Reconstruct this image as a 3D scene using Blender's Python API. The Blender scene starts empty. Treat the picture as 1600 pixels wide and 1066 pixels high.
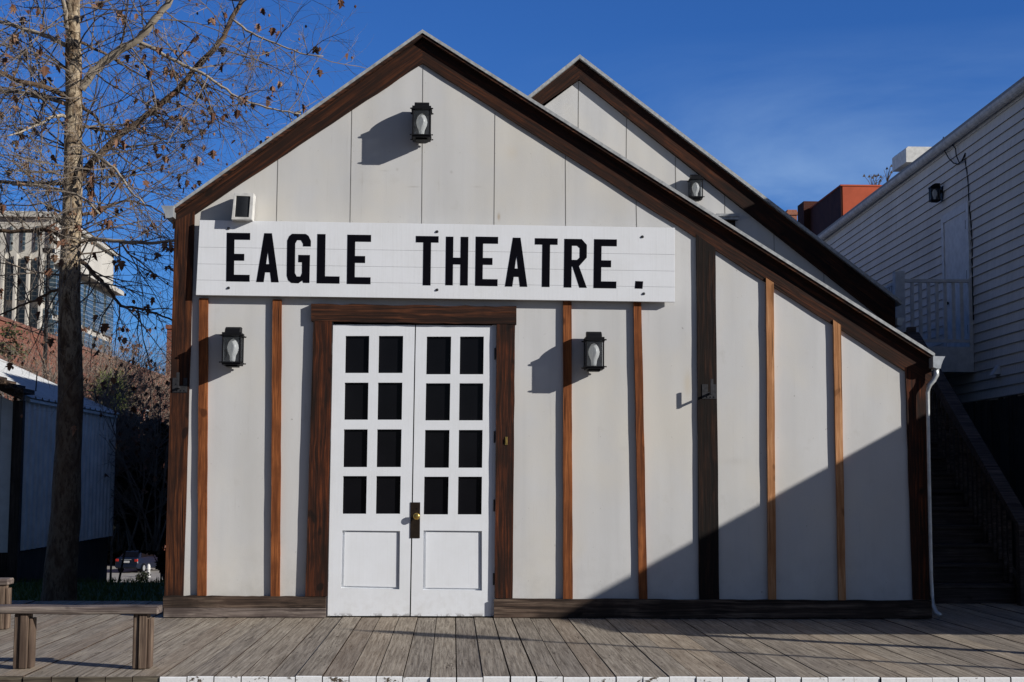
import bpy, math, random
from mathutils import Vector, Matrix
from mathutils.geometry import tessellate_polygon
from mathutils import noise as mnoise
random.seed(7)
S = bpy.context.scene
COL = S.collection
R = math.radians

# ------------------------------------------------------------------ camera
F = 2350.0                     # focal length in photo pixels (photo 1600 x 1066)
CAMP = Vector((0, -12.8, 1.15))
roll = 0.006
ux = math.cos(roll) * -93 - math.sin(roll) * -217
uy = math.sin(roll) * -93 + math.cos(roll) * -217
th = math.atan(-uy / F)
psi = math.atan(-ux / F * math.cos(th))
ROT = Matrix.Rotation(-psi, 3, 'Z') @ Matrix.Rotation(math.pi / 2 + th, 3, 'X') @ Matrix.Rotation(roll, 3, 'Z')
cd = bpy.data.cameras.new('camera'); cam = bpy.data.objects.new('camera', cd); COL.objects.link(cam)
cam.matrix_world = Matrix.Translation(CAMP) @ ROT.to_4x4()
cd.sensor_width = 36; cd.lens = F / 1600 * 36; cd.clip_end = 3000; cd.clip_start = 0.1
S.camera = cam

# ------------------------------------------------------------------ light
SUN = Vector((1.8, -1.0, 0.80))
el = math.atan2(SUN.z, math.hypot(SUN.x, SUN.y)); az = math.atan2(SUN.x, SUN.y)
w = bpy.data.worlds.new('World'); S.world = w; w.use_nodes = True
nt = w.node_tree; bg = nt.nodes['Background']
sky = nt.nodes.new('ShaderNodeTexSky'); sky.sky_type = 'NISHITA'; sky.sun_disc = False
sky.sun_elevation = el; sky.sun_rotation = az; sky.ozone_density = 3.0; sky.air_density = 1.0; sky.dust_density = 0.3
tc = nt.nodes.new('ShaderNodeTexCoord')
mp = nt.nodes.new('ShaderNodeMapping'); mp.inputs['Scale'].default_value = (2.2, 2.2, 9.0); mp.inputs['Rotation'].default_value = (0.0, 0.25, 0.1)
nz = nt.nodes.new('ShaderNodeTexNoise'); nz.inputs['Scale'].default_value = 1.3; nz.inputs['Detail'].default_value = 9; nz.inputs['Roughness'].default_value = 0.58; nz.inputs['Distortion'].default_value = 0.5
rp = nt.nodes.new('ShaderNodeValToRGB'); rp.color_ramp.elements[0].position = 0.38; rp.color_ramp.elements[1].position = 0.72
sx = nt.nodes.new('ShaderNodeSeparateXYZ')
mz = nt.nodes.new('ShaderNodeMapRange'); mz.inputs[1].default_value = 0.29; mz.inputs[2].default_value = 0.15; mz.clamp = True
mx = nt.nodes.new('ShaderNodeMapRange'); mx.inputs[1].default_value = -0.02; mx.inputs[2].default_value = 0.16; mx.clamp = True
m1 = nt.nodes.new('ShaderNodeMath'); m1.operation = 'MULTIPLY'
m2 = nt.nodes.new('ShaderNodeMath'); m2.operation = 'MULTIPLY'
m3 = nt.nodes.new('ShaderNodeMath'); m3.operation = 'MULTIPLY'; m3.inputs[1].default_value = 1.0
mix = nt.nodes.new('ShaderNodeMixRGB'); mix.inputs[2].default_value = (5.2, 8.0, 12.6, 1)
L = nt.links.new
L(tc.outputs['Generated'], mp.inputs[0]); L(mp.outputs[0], nz.inputs[0]); L(nz.outputs[0], rp.inputs[0])
L(tc.outputs['Generated'], sx.inputs[0]); L(sx.outputs[2], mz.inputs[0]); L(sx.outputs[0], mx.inputs[0])
L(rp.outputs[0], m1.inputs[0]); L(mz.outputs[0], m1.inputs[1]); L(m1.outputs[0], m2.inputs[0]); L(mx.outputs[0], m2.inputs[1])
# deeper blue away from the sun, paler toward it
my = nt.nodes.new('ShaderNodeMapRange'); my.inputs[1].default_value = -0.15; my.inputs[2].default_value = 0.55; my.clamp = True
tint = nt.nodes.new('ShaderNodeMixRGB'); tint.inputs[1].default_value = (0.60, 0.62, 0.80, 1); tint.inputs[2].default_value = (0.42, 0.93, 1.85, 1)
mul = nt.nodes.new('ShaderNodeMixRGB'); mul.blend_type = 'MULTIPLY'; mul.inputs[0].default_value = 1.0
L(sx.outputs[1], my.inputs[0]); L(my.outputs[0], tint.inputs[0]); L(tint.outputs[0], mul.inputs[2]); L(sky.outputs[0], mul.inputs[1])
L(m2.outputs[0], m3.inputs[0]); L(m3.outputs[0], mix.inputs[0]); L(mul.outputs[0], mix.inputs[1]); L(mix.outputs[0], bg.inputs[0])
bg.inputs[1].default_value = 0.06
sl = bpy.data.lights.new('sun', 'SUN'); sl.energy = 5.0; sl.angle = R(0.5); sl.color = (1.0, 0.962, 0.905)
so = bpy.data.objects.new('sun', sl); COL.objects.link(so); so.rotation_euler = SUN.to_track_quat('Z', 'Y').to_euler()
S.view_settings.view_transform = 'Standard'; S.view_settings.look = 'None'; S.view_settings.exposure = 0.0; S.view_settings.gamma = 1.0
S.cycles.max_bounces = 6

# ------------------------------------------------------------------ helpers
def ray(px, py):
    return ROT @ Vector(((px - 800) / F, -(py - 533) / F, -1))
def P(px, py, Y=0.0):            # point of the vertical plane y = Y seen at a photo pixel
    d = ray(px, py); t = (Y - CAMP.y) / d.y
    return CAMP + d * t
def PX(px, py, Y=0.0):
    p = P(px, py, Y); return (p.x, p.z)
def PG(px, py, z=0.0):
    d = ray(px, py); return CAMP + d * ((z - CAMP.z) / d.z)
def PXX(px, py, X):              # point of the plane x = X
    d = ray(px, py); return CAMP + d * ((X - CAMP.x) / d.x)

class MB:
    def __init__(s): s.v = []; s.f = []; s.m = []; s.cur = 0
    def add(s, vs, fs):
        n = len(s.v); s.v += [tuple(v) for v in vs]; s.f += [tuple(i + n for i in f) for f in fs]; s.m += [s.cur] * len(fs); return s
    def box(s, x0, x1, y0, y1, z0, z1, M=None):
        vs = [Vector((x, y, z)) for x in (x0, x1) for y in (y0, y1) for z in (z0, z1)]
        if M is not None: vs = [M @ v for v in vs]
        return s.add(vs, [(0, 1, 3, 2), (4, 6, 7, 5), (0, 4, 5, 1), (2, 3, 7, 6), (0, 2, 6, 4), (1, 5, 7, 3)])
    def prism(s, poly, y0, y1, holes=()):     # poly of (x, z), extruded along y; y0 is the front
        loops = [list(poly)] + [list(h) for h in holes]
        flat = [p for l in loops for p in l]
        tris = tessellate_polygon([[Vector((p[0], p[1], 0)) for p in l] for l in loops])
        n = len(flat)
        vs = [(p[0], y0, p[1]) for p in flat] + [(p[0], y1, p[1]) for p in flat]
        if not holes:
            area = sum(poly[i][0] * poly[(i + 1) % len(poly)][1] - poly[(i + 1) % len(poly)][0] * poly[i][1] for i in range(len(poly)))
        fs = [tuple(t) for t in tris] + [tuple(i + n for i in t)[::-1] for t in tris]
        o = 0
        for l in loops:
            k = len(l)
            for i in range(k): j = (i + 1) % k; fs.append((o + i, o + j, o + j + n, o + i + n))
            o += k
        return s.add(vs, fs)
    def prism_x(s, poly, x0, x1):             # poly of (y, z), extruded along x
        k = len(poly)
        vs = [(x0, a, b) for a, b in poly] + [(x1, a, b) for a, b in poly]
        return s.add(vs, [tuple(range(k)), tuple(range(2 * k - 1, k - 1, -1))] + [(i, (i + 1) % k, (i + 1) % k + k, i + k) for i in range(k)])
    def tube(s, pts, rad, n=8, cap=True):
        pts = [Vector(p) for p in pts]; k = len(pts)
        if not isinstance(rad, (list, tuple)): rad = [rad] * k
        vs = []; up = Vector((0.13, 0.21, 0.97))
        for i, p in enumerate(pts):
            t = (pts[min(i + 1, k - 1)] - pts[max(i - 1, 0)]).normalized()
            a = t.cross(up)
            if a.length < 0.05: a = t.cross(Vector((1, 0.1, 0)))
            a.normalize(); b = t.cross(a); 
            for j in range(n):
                q = 2 * math.pi * j / n; vs.append(p + (a * math.cos(q) + b * math.sin(q)) * rad[i])
        fs = [(i * n + j, i * n + (j + 1) % n, (i + 1) * n + (j + 1) % n, (i + 1) * n + j) for i in range(k - 1) for j in range(n)]
        if cap: fs += [tuple(range(n))[::-1], tuple(range((k - 1) * n, k * n))]
        return s.add(vs, fs)
    def lathe(s, prof, c=(0, 0, 0), n=16):    # prof of (radius, z)
        vs = []; k = len(prof)
        for r, z in prof:
            for j in range(n):
                q = 2 * math.pi * j / n; vs.append((c[0] + r * math.cos(q), c[1] + r * math.sin(q), c[2] + z))
        fs = [(i * n + j, i * n + (j + 1) % n, (i + 1) * n + (j + 1) % n, (i + 1) * n + j) for i in range(k - 1) for j in range(n)]
        fs += [tuple(range(n))[::-1], tuple(range((k - 1) * n, k * n))]
        return s.add(vs, fs)
    def build(s, name, mats, parent=None, world=True, smooth=False, bevel=0, fix=True):
        off = Vector((0, 0, 0))
        if parent is not None and world:
            p = parent
            while p is not None: off += p.location; p = p.parent
        me = bpy.data.meshes.new(name)
        me.from_pydata([(v[0] - off.x, v[1] - off.y, v[2] - off.z) for v in s.v], [], s.f)
        if not isinstance(mats, (list, tuple)): mats = [mats]
        for m in mats: me.materials.append(m)
        me.polygons.foreach_set('material_index', s.m)
        if smooth: me.polygons.foreach_set('use_smooth', [True] * len(s.f))
        if fix and len(s.f) < 20000:
            import bmesh
            bm = bmesh.new(); bm.from_mesh(me); bmesh.ops.recalc_face_normals(bm, faces=bm.faces); bm.to_mesh(me); bm.free()
        me.update()
        o = bpy.data.objects.new(name, me); COL.objects.link(o)
        if parent is not None: o.parent = parent
        if bevel:
            b = o.modifiers.new('bevel', 'BEVEL'); b.width = bevel; b.segments = 2; b.limit_method = 'ANGLE'; b.angle_limit = R(50)
        return o

def tag(o, label=None, cat=None, group=None, kind=None):
    if label: o['label'] = label
    if cat: o['category'] = cat
    if group: o['group'] = group
    if kind: o['kind'] = kind
    return o
def empty(name, loc=(0, 0, 0), rz=0, label=None, cat=None, group=None):
    o = bpy.data.objects.new(name, None); COL.objects.link(o); o.location = loc; o.rotation_euler = (0, 0, rz); o.empty_display_size = 0.2
    return tag(o, label, cat, group)
def copy_tree(o, parent=None):
    c = o.copy(); COL.objects.link(c); c.parent = parent
    for ch in [x for x in bpy.data.objects if x.parent == o]: copy_tree(ch, c)
    return c

# ------------------------------------------------------------------ materials
def rgb(c): return (c[0], c[1], c[2], 1)
class NT:
    def __init__(s, name, rough=0.7, spec=0.3, metal=0.0):
        s.mat = bpy.data.materials.new(name); s.mat.use_nodes = True; s.t = s.mat.node_tree
        s.b = s.t.nodes['Principled BSDF']; s.b.inputs['Roughness'].default_value = rough
        s.b.inputs['Specular IOR Level'].default_value = spec; s.b.inputs['Metallic'].default_value = metal
        s.tc = s.t.nodes.new('ShaderNodeTexCoord')
    def link(s, a, b): s.t.links.new(a, b)
    def n(s, k, **kw):
        x = s.t.nodes.new(k)
        for a, v in kw.items(): setattr(x, a, v)
        return x
    def map(s, scale=(1, 1, 1), rot=(0, 0, 0), loc=(0, 0, 0), src=None):
        m = s.n('ShaderNodeMapping'); m.inputs['Scale'].default_value = scale; m.inputs['Rotation'].default_value = rot; m.inputs['Location'].default_value = loc
        s.link(src or s.tc.outputs['Object'], m.inputs[0]); return m.outputs[0]
    def noise(s, vec, scale, detail=6, rough=0.55, dist=0.0):
        x = s.n('ShaderNodeTexNoise'); x.inputs['Scale'].default_value = scale; x.inputs['Detail'].default_value = detail
        x.inputs['Roughness'].default_value = rough; x.inputs['Distortion'].default_value = dist
        s.link(vec, x.inputs['Vector']); return x.outputs[0]
    def ramp(s, fac, stops):
        x = s.n('ShaderNodeValToRGB'); cr = x.color_ramp
        while len(cr.elements) < len(stops): cr.elements.new(0.5)
        for e, (p, c) in zip(cr.elements, stops):
            e.position = p; e.color = rgb(c) if not isinstance(c, float) else (c, c, c, 1)
        s.link(fac, x.inputs[0]); return x.outputs[0]
    def mix(s, fac, a, b, mode='MIX'):
        x = s.n('ShaderNodeMixRGB', blend_type=mode)
        for i, q in ((0, fac), (1, a), (2, b)):
            if isinstance(q, (int, float)): x.inputs[i].default_value = q
            elif isinstance(q, tuple): x.inputs[i].default_value = rgb(q)
            else: s.link(q, x.inputs[i])
        return x.outputs[0]
    def math(s, op, a, b=0.0, clamp=False):
        x = s.n('ShaderNodeMath', operation=op); x.use_clamp = clamp
        for i, q in ((0, a), (1, b)):
            if isinstance(q, (int, float)): x.inputs[i].default_value = q
            else: s.link(q, x.inputs[i])
        return x.outputs[0]
    def sep(s, vec=None):
        x = s.n('ShaderNodeSeparateXYZ'); s.link(vec or s.tc.outputs['Object'], x.inputs[0]); return x.outputs
    def bump(s, h, strength=0.3, dist=0.01):
        b = s.n('ShaderNodeBump'); b.inputs['Strength'].default_value = strength; b.inputs['Distance'].default_value = dist
        s.link(h, b.inputs['Height']); s.link(b.outputs[0], s.b.inputs['Normal'])
    def col(s, c):
        if isinstance(c, tuple): s.b.inputs['Base Color'].default_value = rgb(c)
        else: s.link(c, s.b.inputs['Base Color'])
        return s

def wood(name, dark, mid, light, axis='Z', ang=0.0, rough=0.75, scale=1.0, bump=0.5, contrast=1.0):
    m = NT(name, rough, 0.2)
    rot = (0, ang, 0)
    base = m.map(rot=rot)
    sc = {'Z': (44, 44, 1.3), 'X': (1.3, 44, 44), 'Y': (44, 1.3, 44)}[axis]
    sc = tuple(a * scale for a in sc)
    warp = m.noise(m.map((1.5, 1.5, 1.5), src=base), 1.2, 2)
    v = m.map(sc, src=base)
    vv = m.n('ShaderNodeVectorMath', operation='ADD'); m.link(v, vv.inputs[0])
    cc = m.n('ShaderNodeCombineXYZ'); ww = m.math('MULTIPLY', warp, 2.2); m.link(ww, cc.inputs[0]); m.link(ww, cc.inputs[2]) if axis == 'X' else m.link(ww, cc.inputs[1]); m.link(cc.outputs[0], vv.inputs[1])
    g = m.noise(vv.outputs[0], 1.0, 8, 0.62)
    g2 = m.noise(m.map(tuple(a * 3.2 for a in sc), src=base), 1.0, 5, 0.6)
    big = m.noise(m.map((2.2, 2.2, 2.2), src=base), 1.4, 4)
    k = 0.13 / contrast
    c = m.ramp(g, [(0.5 - k, dark), (0.5, mid), (0.5 + k, light)])
    c = m.mix(m.ramp(g2, [(0.42, 1.0), (0.56, 0.0)]), c, m.mix(0.55, c, dark))
    c = m.mix(m.ramp(big, [(0.42, 0.0), (0.68, 0.75)]), c, dark)
    kn = m.noise(m.map({'Z': (9, 9, 5), 'X': (5, 9, 9), 'Y': (9, 5, 9)}[axis], src=base), 1.0, 1, 0.4)
    c = m.mix(m.ramp(kn, [(0.71, 0.0), (0.75, 0.85)]), c, tuple(q * .7 for q in dark))
    crk = m.noise(m.map(tuple(a * .55 for a in sc), src=base), 1.0, 3, 0.5, 0.4)
    c = m.mix(m.ramp(crk, [(0.30, 0.9), (0.335, 0.0)]), c, tuple(q * .5 for q in dark))
    m.col(c)
    m.bump(m.math('ADD', g, m.math('ADD', m.math('MULTIPLY', g2, 0.6), m.ramp(crk, [(0.30, 0.0), (0.34, 1.0)]))), bump, 0.006)
    return m.mat

def wall_mat(name, base, spots=()):
    m = NT(name, 0.85, 0.15)
    o = m.map()
    big = m.noise(m.map((1, 1, 0.55)), 1.1, 5, 0.6)
    st = m.noise(m.map((14, 14, 0.5)), 1.0, 5, 0.55)
    fine = m.noise(o, 90, 3, 0.7)
    mid = m.noise(m.map((1, 1, 1)), 5.5, 6, 0.65)
    c = m.mix(m.ramp(big, [(0.35, 0.0), (0.7, 0.9)]), base, tuple(a * k for a, k in zip(base, (0.90, 0.885, 0.85))))
    c = m.mix(m.ramp(st, [(0.5, 0.0), (0.72, 0.38)]), c, tuple(a * 0.86 for a in base))
    c = m.mix(m.ramp(mid, [(0.60, 0.0), (0.74, 0.35)]), c, tuple(a * k for a, k in zip(base, (0.72, 0.70, 0.64))))
    sp = m.noise(o, 21, 2, 0.5)
    c = m.mix(m.ramp(sp, [(0.735, 0.0), (0.78, 0.55)]), c, (0.16, 0.15, 0.13))
    s = m.sep()
    for (x, z, wd, ln, a, cl) in spots:
        dx = m.math('DIVIDE', m.math('SUBTRACT', s[0], x), wd); dz = m.math('DIVIDE', m.math('SUBTRACT', s[2], z), ln)
        r2 = m.math('ADD', m.math('MULTIPLY', dx, dx), m.math('MULTIPLY', dz, dz))
        e = m.math('MULTIPLY', m.math('POWER', 2.718, m.math('MULTIPLY', r2, -1.0)), a)
        e = m.math('MULTIPLY', e, m.ramp(st, [(0.3, 0.4), (0.6, 1.0)]), True)
        c = m.mix(e, c, cl)
    warm = m.noise(m.map((1, 1, .8), loc=(3, 1, 7)), 0.8, 4, 0.6)
    c = m.mix(m.ramp(warm, [(0.46, 0.0), (0.64, 0.8)]), c, tuple(a * k for a, k in zip(base, (1.05, 1.0, 0.90))))
    dr = m.noise(m.map((26, 26, 0.9), loc=(5, 0, 2)), 1.0, 6, 0.65)
    c = m.mix(m.math('MULTIPLY', m.ramp(dr, [(0.60, 0.0), (0.75, 0.45)]), m.ramp(mid, [(0.4, 0.0), (0.6, 1.0)])), c, (0.34, 0.32, 0.28))
    nx = m.math('LESS_THAN', m.math('ABSOLUTE', m.math('SUBTRACT', m.math('FRACT', m.math('DIVIDE', m.sep()[0], 0.305)), 0.5)), 0.011)
    nzz = m.math('LESS_THAN', m.math('ABSOLUTE', m.math('SUBTRACT', m.math('FRACT', m.math('DIVIDE', m.sep()[2], 0.61)), 0.5)), 0.0055)
    c = m.mix(m.math('MULTIPLY', m.math('MULTIPLY', nx, nzz), 0.45), c, (0.25, 0.24, 0.22))
    # damp grime creeping up from the sill
    gr = m.math('MULTIPLY', m.math('SUBTRACT', 0.75, s[2], True), m.ramp(m.noise(o, 3.5, 6, 0.7), [(0.42, 0.0), (0.8, 0.8)]))
    c = m.mix(gr, c, (0.30, 0.29, 0.27))
    m.col(c)
    m.bump(m.math('ADD', m.math('MULTIPLY', fine, 0.6), m.math('ADD', m.math('MULTIPLY', big, 3.0), m.math('MULTIPLY', m.noise(m.map((2.6, 2.6, .7), rot=(0, .12, 0)), 1.0, 1, .4), 14.0))), 0.28, 0.004)
    return m.mat

def plain(name, c, rough=0.6, metal=0.0, var=0.15, scale=12, spec=0.3, bump=0.05):
    m = NT(name, rough, spec, metal)
    n = m.noise(m.map(), scale, 6, 0.6)
    m.col(m.mix(m.ramp(n, [(0.35, 0.0), (0.7, 1.0)]), c, tuple(a * (1 - var) for a in c)))
    if bump: m.bump(n, bump, 0.01)
    return m.mat

def paint_white(name, axis='Z', base=(0.80, 0.81, 0.83), chips=0.75, wear=None):
    m = NT(name, 0.5, 0.3)
    sc = {'Z': (60, 60, 2), 'X': (2, 60, 60), 'Y': (60, 2, 60)}[axis]
    g = m.noise(m.map(sc), 1.0, 6, 0.6)
    big = m.noise(m.map(), 2.2, 5, 0.65)
    ch = m.noise(m.map(tuple(a * 0.35 + 8 for a in sc)), 1.0, 8, 0.75)
    c = m.mix(m.ramp(big, [(0.4, 0.0), (0.75, 0.6)]), base, tuple(a * k for a, k in zip(base, (0.88, 0.87, 0.84))))
    c = m.mix(m.ramp(ch, [(chips, 0.0), (chips + 0.02, 1.0)]), c, (0.13, 0.11, 0.09))
    if wear:
        s = m.sep(); wn = m.noise(m.map(), 16, 8, 0.7); wf = m.noise(m.map((40, 40, 9)), 1, 6, .7)
        low = m.math('MULTIPLY', m.math('SUBTRACT', 0.30, s[2], True), 3.0)
        c = m.mix(m.math('MULTIPLY', low, m.ramp(wn, [(.45, 0.0), (.7, .35)])), c, (.40, .37, .33))
        dx = m.math('DIVIDE', m.math('SUBTRACT', s[0], wear[0]), .05); dz = m.math('DIVIDE', m.math('SUBTRACT', s[2], wear[1] + .14), .24)
        e = m.math('POWER', 2.718, m.math('MULTIPLY', m.math('ADD', m.math('MULTIPLY', dx, dx), m.math('MULTIPLY', dz, dz)), -1.0))
        c = m.mix(m.math('MULTIPLY', e, m.ramp(wf, [(.35, .1), (.6, .75)])), c, (.42, .35, .26))
        edge = m.math('SUBTRACT', 1.0, m.math('MULTIPLY', m.math('ABSOLUTE', m.math('SUBTRACT', s[0], m.math('ADD', wear[2], m.math('MULTIPLY', s[2], wear[3])))), 55.0), True)
        bot = m.math('SUBTRACT', 1.0, m.math('MULTIPLY', s[2], 26.0), True)
        e2 = m.math('ADD', edge, bot, True)
        c = m.mix(m.math('MULTIPLY', e2, m.ramp(wn, [(.50, 0.0), (.54, 1.0)])), c, (.07, .055, .045))
    gs = 0.6 if axis == 'Z' and not wear else 0.45
    c = m.mix(m.ramp(g, [(.52, 0.0), (.72, .16 * gs)]), c, (.45, .44, .43))
    m.col(c); m.bump(m.math('ADD', g, m.math('MULTIPLY', ch, 0.4)), 0.34 * gs, 0.004)
    return m.mat

M = {}
WALLC = (0.575, 0.575, 0.573)
M['wood_post'] = wood('dark_brown_post_wood', (0.014, 0.006, 0.004), (0.058, 0.019, 0.008), (0.14, 0.045, 0.015), 'Z', contrast=0.9)
M['wood_frame'] = wood('dark_stained_frame_wood', (0.012, 0.006, 0.004), (0.048, 0.014, 0.006), (0.15, 0.038, 0.011), 'Z', contrast=0.9)
M['wood_lintel'] = wood('dark_stained_lintel_wood', (0.012, 0.006, 0.004), (0.045, 0.017, 0.009), (0.12, 0.040, 0.016), 'X', contrast=1.1)
M['wood_black'] = wood('near_black_post_wood', (0.006, 0.004, 0.003), (0.013, 0.006, 0.004), (0.036, 0.015, 0.008), 'Z', contrast=1.2)
M['wood_batten'] = wood('orange_brown_batten_wood', (0.10, 0.030, 0.010), (0.245, 0.076, 0.022), (0.39, 0.135, 0.042), 'Z', contrast=0.8)
M['wood_bleached'] = wood('sun_bleached_batten_wood', (0.30, 0.13, 0.05), (0.50, 0.24, 0.11), (0.62, 0.36, 0.19), 'Z', contrast=0.8)
M['wood_sill'] = wood('weathered_sill_wood', (0.018, 0.012, 0.009), (0.085, 0.055, 0.040), (0.18, 0.13, 0.095), 'X', contrast=0.9)
M['wood_bench'] = wood('weathered_bench_wood', (0.06, 0.04, 0.03), (0.18, 0.125, 0.09), (0.36, 0.27, 0.19), 'Z', contrast=0.9)
M['wood_bench_top'] = wood('weathered_rail_wood', (0.06, 0.045, 0.04), (0.19, 0.15, 0.13), (0.36, 0.30, 0.25), 'X', contrast=0.9)
def rake_mat(name, ang): return wood(name, (0.012, 0.006, 0.004), (0.036, 0.012, 0.0055), (0.10, 0.030, 0.010), 'X', ang, contrast=0.85)
M['stair'] = wood('dark_stair_wood', (0.030, 0.024, 0.024), (0.075, 0.060, 0.055), (0.13, 0.105, 0.095), 'X')
M['skirt'] = wood('dark_vertical_board_wood', (0.020, 0.016, 0.013), (0.055, 0.040, 0.032), (0.09, 0.065, 0.05), 'Z')
M['metal_edge'] = plain('galvanised_roof_edge', (0.46, 0.47, 0.47), 0.5, 0.15, 0.45, 25)
M['galv'] = plain('galvanised_pipe', (0.55, 0.57, 0.58), 0.4, 0.5, 0.3, 18)
M['roof'] = plain('grey_roof_sheet', (0.25, 0.25, 0.25), 0.7)
_k = P(651, 807, -.016); _b = P(641, 955, -.016); _t = P(649, 510, -.016)
M['door'] = paint_white('white_door_paint', 'Z', (0.735, 0.755, 0.785), 0.76, (_k.x, _k.z, _b.x, (_t.x - _b.x) / (_t.z - _b.z)))
M['sign'] = paint_white('white_sign_paint', 'Z', (0.745, 0.76, 0.785), 0.80)
M['letter'] = plain('black_sign_paint', (0.004, 0.004, 0.007), 0.85, 0, 0.3, 30, 0.04)
M['black_metal'] = plain('black_lantern_metal', (0.007, 0.007, 0.009), 0.6, 0.0, 0.3, 30, .15)
M['iron'] = plain('dark_iron_plate', (0.05, 0.05, 0.055), 0.55, 0.4, 0.5, 30)
M['brass'] = plain('brass', (0.62, 0.42, 0.12), 0.3, 0.9, 0.3, 40)
M['lock'] = plain('dark_bronze_plate', (0.035, 0.024, 0.016), 0.45, 0.5, 0.4, 20)
M['dark_void'] = plain('dark_gap', (0.006, 0.006, 0.007), 0.9, bump=0)
M['seam'] = plain('dark_seam', (0.20, 0.19, 0.17), 0.9, var=0.5, scale=6, bump=0)
M['box_white'] = plain('dirty_white_case', (0.68, 0.67, 0.64), 0.6, 0, 0.3, 14)
M['screen'] = plain('dark_speaker_cloth', (0.018, 0.02, 0.024), 0.5, 0, 0.4, 60)
def glass_dark():
    m = NT('dark_window_glass', 0.12, 0.12)
    m.col(m.mix(m.noise(m.map(), 2.5, 3), (0.003, 0.003, 0.004), (0.008, 0.008, 0.010)))
    return m.mat
M['pane'] = glass_dark()
def clear_glass(name, tint=(0.8, 0.82, 0.85), a=0.25):
    m = NT(name, 0.15, 0.5); t = m.t
    tr = m.n('ShaderNodeBsdfTransparent'); tr.inputs[0].default_value = rgb(tint)
    ms = m.n('ShaderNodeMixShader'); m.b.inputs['Base Color'].default_value = (0.25, 0.27, 0.29, 1)
    n = m.ramp(m.noise(m.map(), 9, 4), [(0.3, a * 0.6), (0.8, a * 1.5)])
    m.link(n, ms.inputs[0]); m.link(tr.outputs[0], ms.inputs[1]); m.link(m.b.outputs[0], ms.inputs[2])
    m.link(ms.outputs[0], t.nodes['Material Output'].inputs[0]); return m.mat
M['lamp_glass'] = clear_glass('clear_lantern_glass', (.93, .94, .95), .07); M['side_glass'] = [clear_glass('sun_blocking_side_glass', (.22, .23, .25), .5), clear_glass('clear_side_glass', (.93, .94, .95), .05)]  # left pane darkened to keep the lantern shadow solid, right clear to light bulb
def frosted():
    m = NT('frosted_glass_bulb', .3, .4); m.col((.92, .92, .90)); t = m.n('ShaderNodeBsdfTranslucent'); t.inputs[0].default_value = (.95, .95, .93, 1)
    x = m.n('ShaderNodeMixShader'); x.inputs[0].default_value = .55; m.link(m.b.outputs[0], x.inputs[1]); m.link(t.outputs[0], x.inputs[2]); m.link(x.outputs[0], m.t.nodes['Material Output'].inputs[0]); return m.mat
M['bulb'] = frosted()

def rel(x, z, w_, l_, a, c): return (x, z, w_, l_, a, c)
RUST = (0.50, 0.38, 0.20); SMUD = (0.30, 0.28, 0.25)
sp = []
for (px, py, w_, l_, a, c) in [(930, 600, .035, .10, .55, RUST), (366, 590, .05, .09, .45, RUST), (655, 236, .045, .05, .5, RUST), (634, 337, .012, .03, .8, (0.3, .2, .1)),
        (500, 290, .05, .006, .5, SMUD), (455, 265, .04, .006, .35, SMUD), (560, 267, .012, .012, .5, SMUD), (475, 263, .012, .012, .5, SMUD),
        (1000, 720, .10, .03, .25, SMUD), (1360, 880, .12, .1, .22, SMUD), (600, 290, .04, .008, .3, SMUD), (420, 880, .05, .1, .2, SMUD), (830, 700, .04, .02, .3, SMUD)]:
    q = P(px, py); sp.append((q.x, q.z, w_, l_, a, c))
M['wall'] = wall_mat('off_white_panel', WALLC, sp)

# ------------------------------------------------------------------ ground
def terr(x, y):
    z = -0.30 if y > -3.9 else -0.42
    t = min(max((y - 8.6) / 40.0, 0), 1)
    dx = min(max((-x - 2.0) / 2.0, 0), 1)
    return z - 5.1 * (t ** 0.6) * dx if y > 8.6 else z
def ground():
    ys = [-700, -200, -60, -20, -3.91, -3.89, 0, 4, 8.6, 9.5, 11, 14, 20, 28, 38, 49, 60, 80, 95, 130, 200, 400, 1500]
    xs = [-1200, -400, -150, -60, -30, -15, -10, -6, -4, -2, 0, 5, 15, 60, 300, 1200]
    vs = [(x, y, terr(x, y)) for y in ys for x in xs]; n = len(xs)
    fs = [(j * n + i, j * n + i + 1, (j + 1) * n + i + 1, (j + 1) * n + i) for j in range(len(ys) - 1) for i in range(n - 1)]
    m = NT('packed_earth', 0.9, 0.1)
    a = m.noise(m.map(), 0.8, 8, 0.6); b = m.noise(m.map(), 9, 6, 0.7)
    m.col(m.mix(a, m.ramp(b, [(0.3, (0.05, 0.04, 0.03)), (0.7, (0.11, 0.09, 0.07))]), (0.09, 0.075, 0.06))); m.bump(b, 0.5, 0.03)
    o = MB().add(vs, fs).build('ground', m.mat); tag(o, kind='structure')
ground()
# far pavement in the sun where the car is parked
m = NT('pale_concrete', 0.85, 0.2); nn = m.noise(m.map(), 1.5, 7, 0.65); m.col(m.ramp(nn, [(0.3, (0.30, 0.28, 0.25)), (0.7, (0.42, 0.40, 0.36))])); m.bump(nn, 0.2, 0.02)
pv = MB().box(-40, -8, 50, 125, -5.39, -5.34).build('pavement', m.mat); tag(pv, kind='structure')

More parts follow.
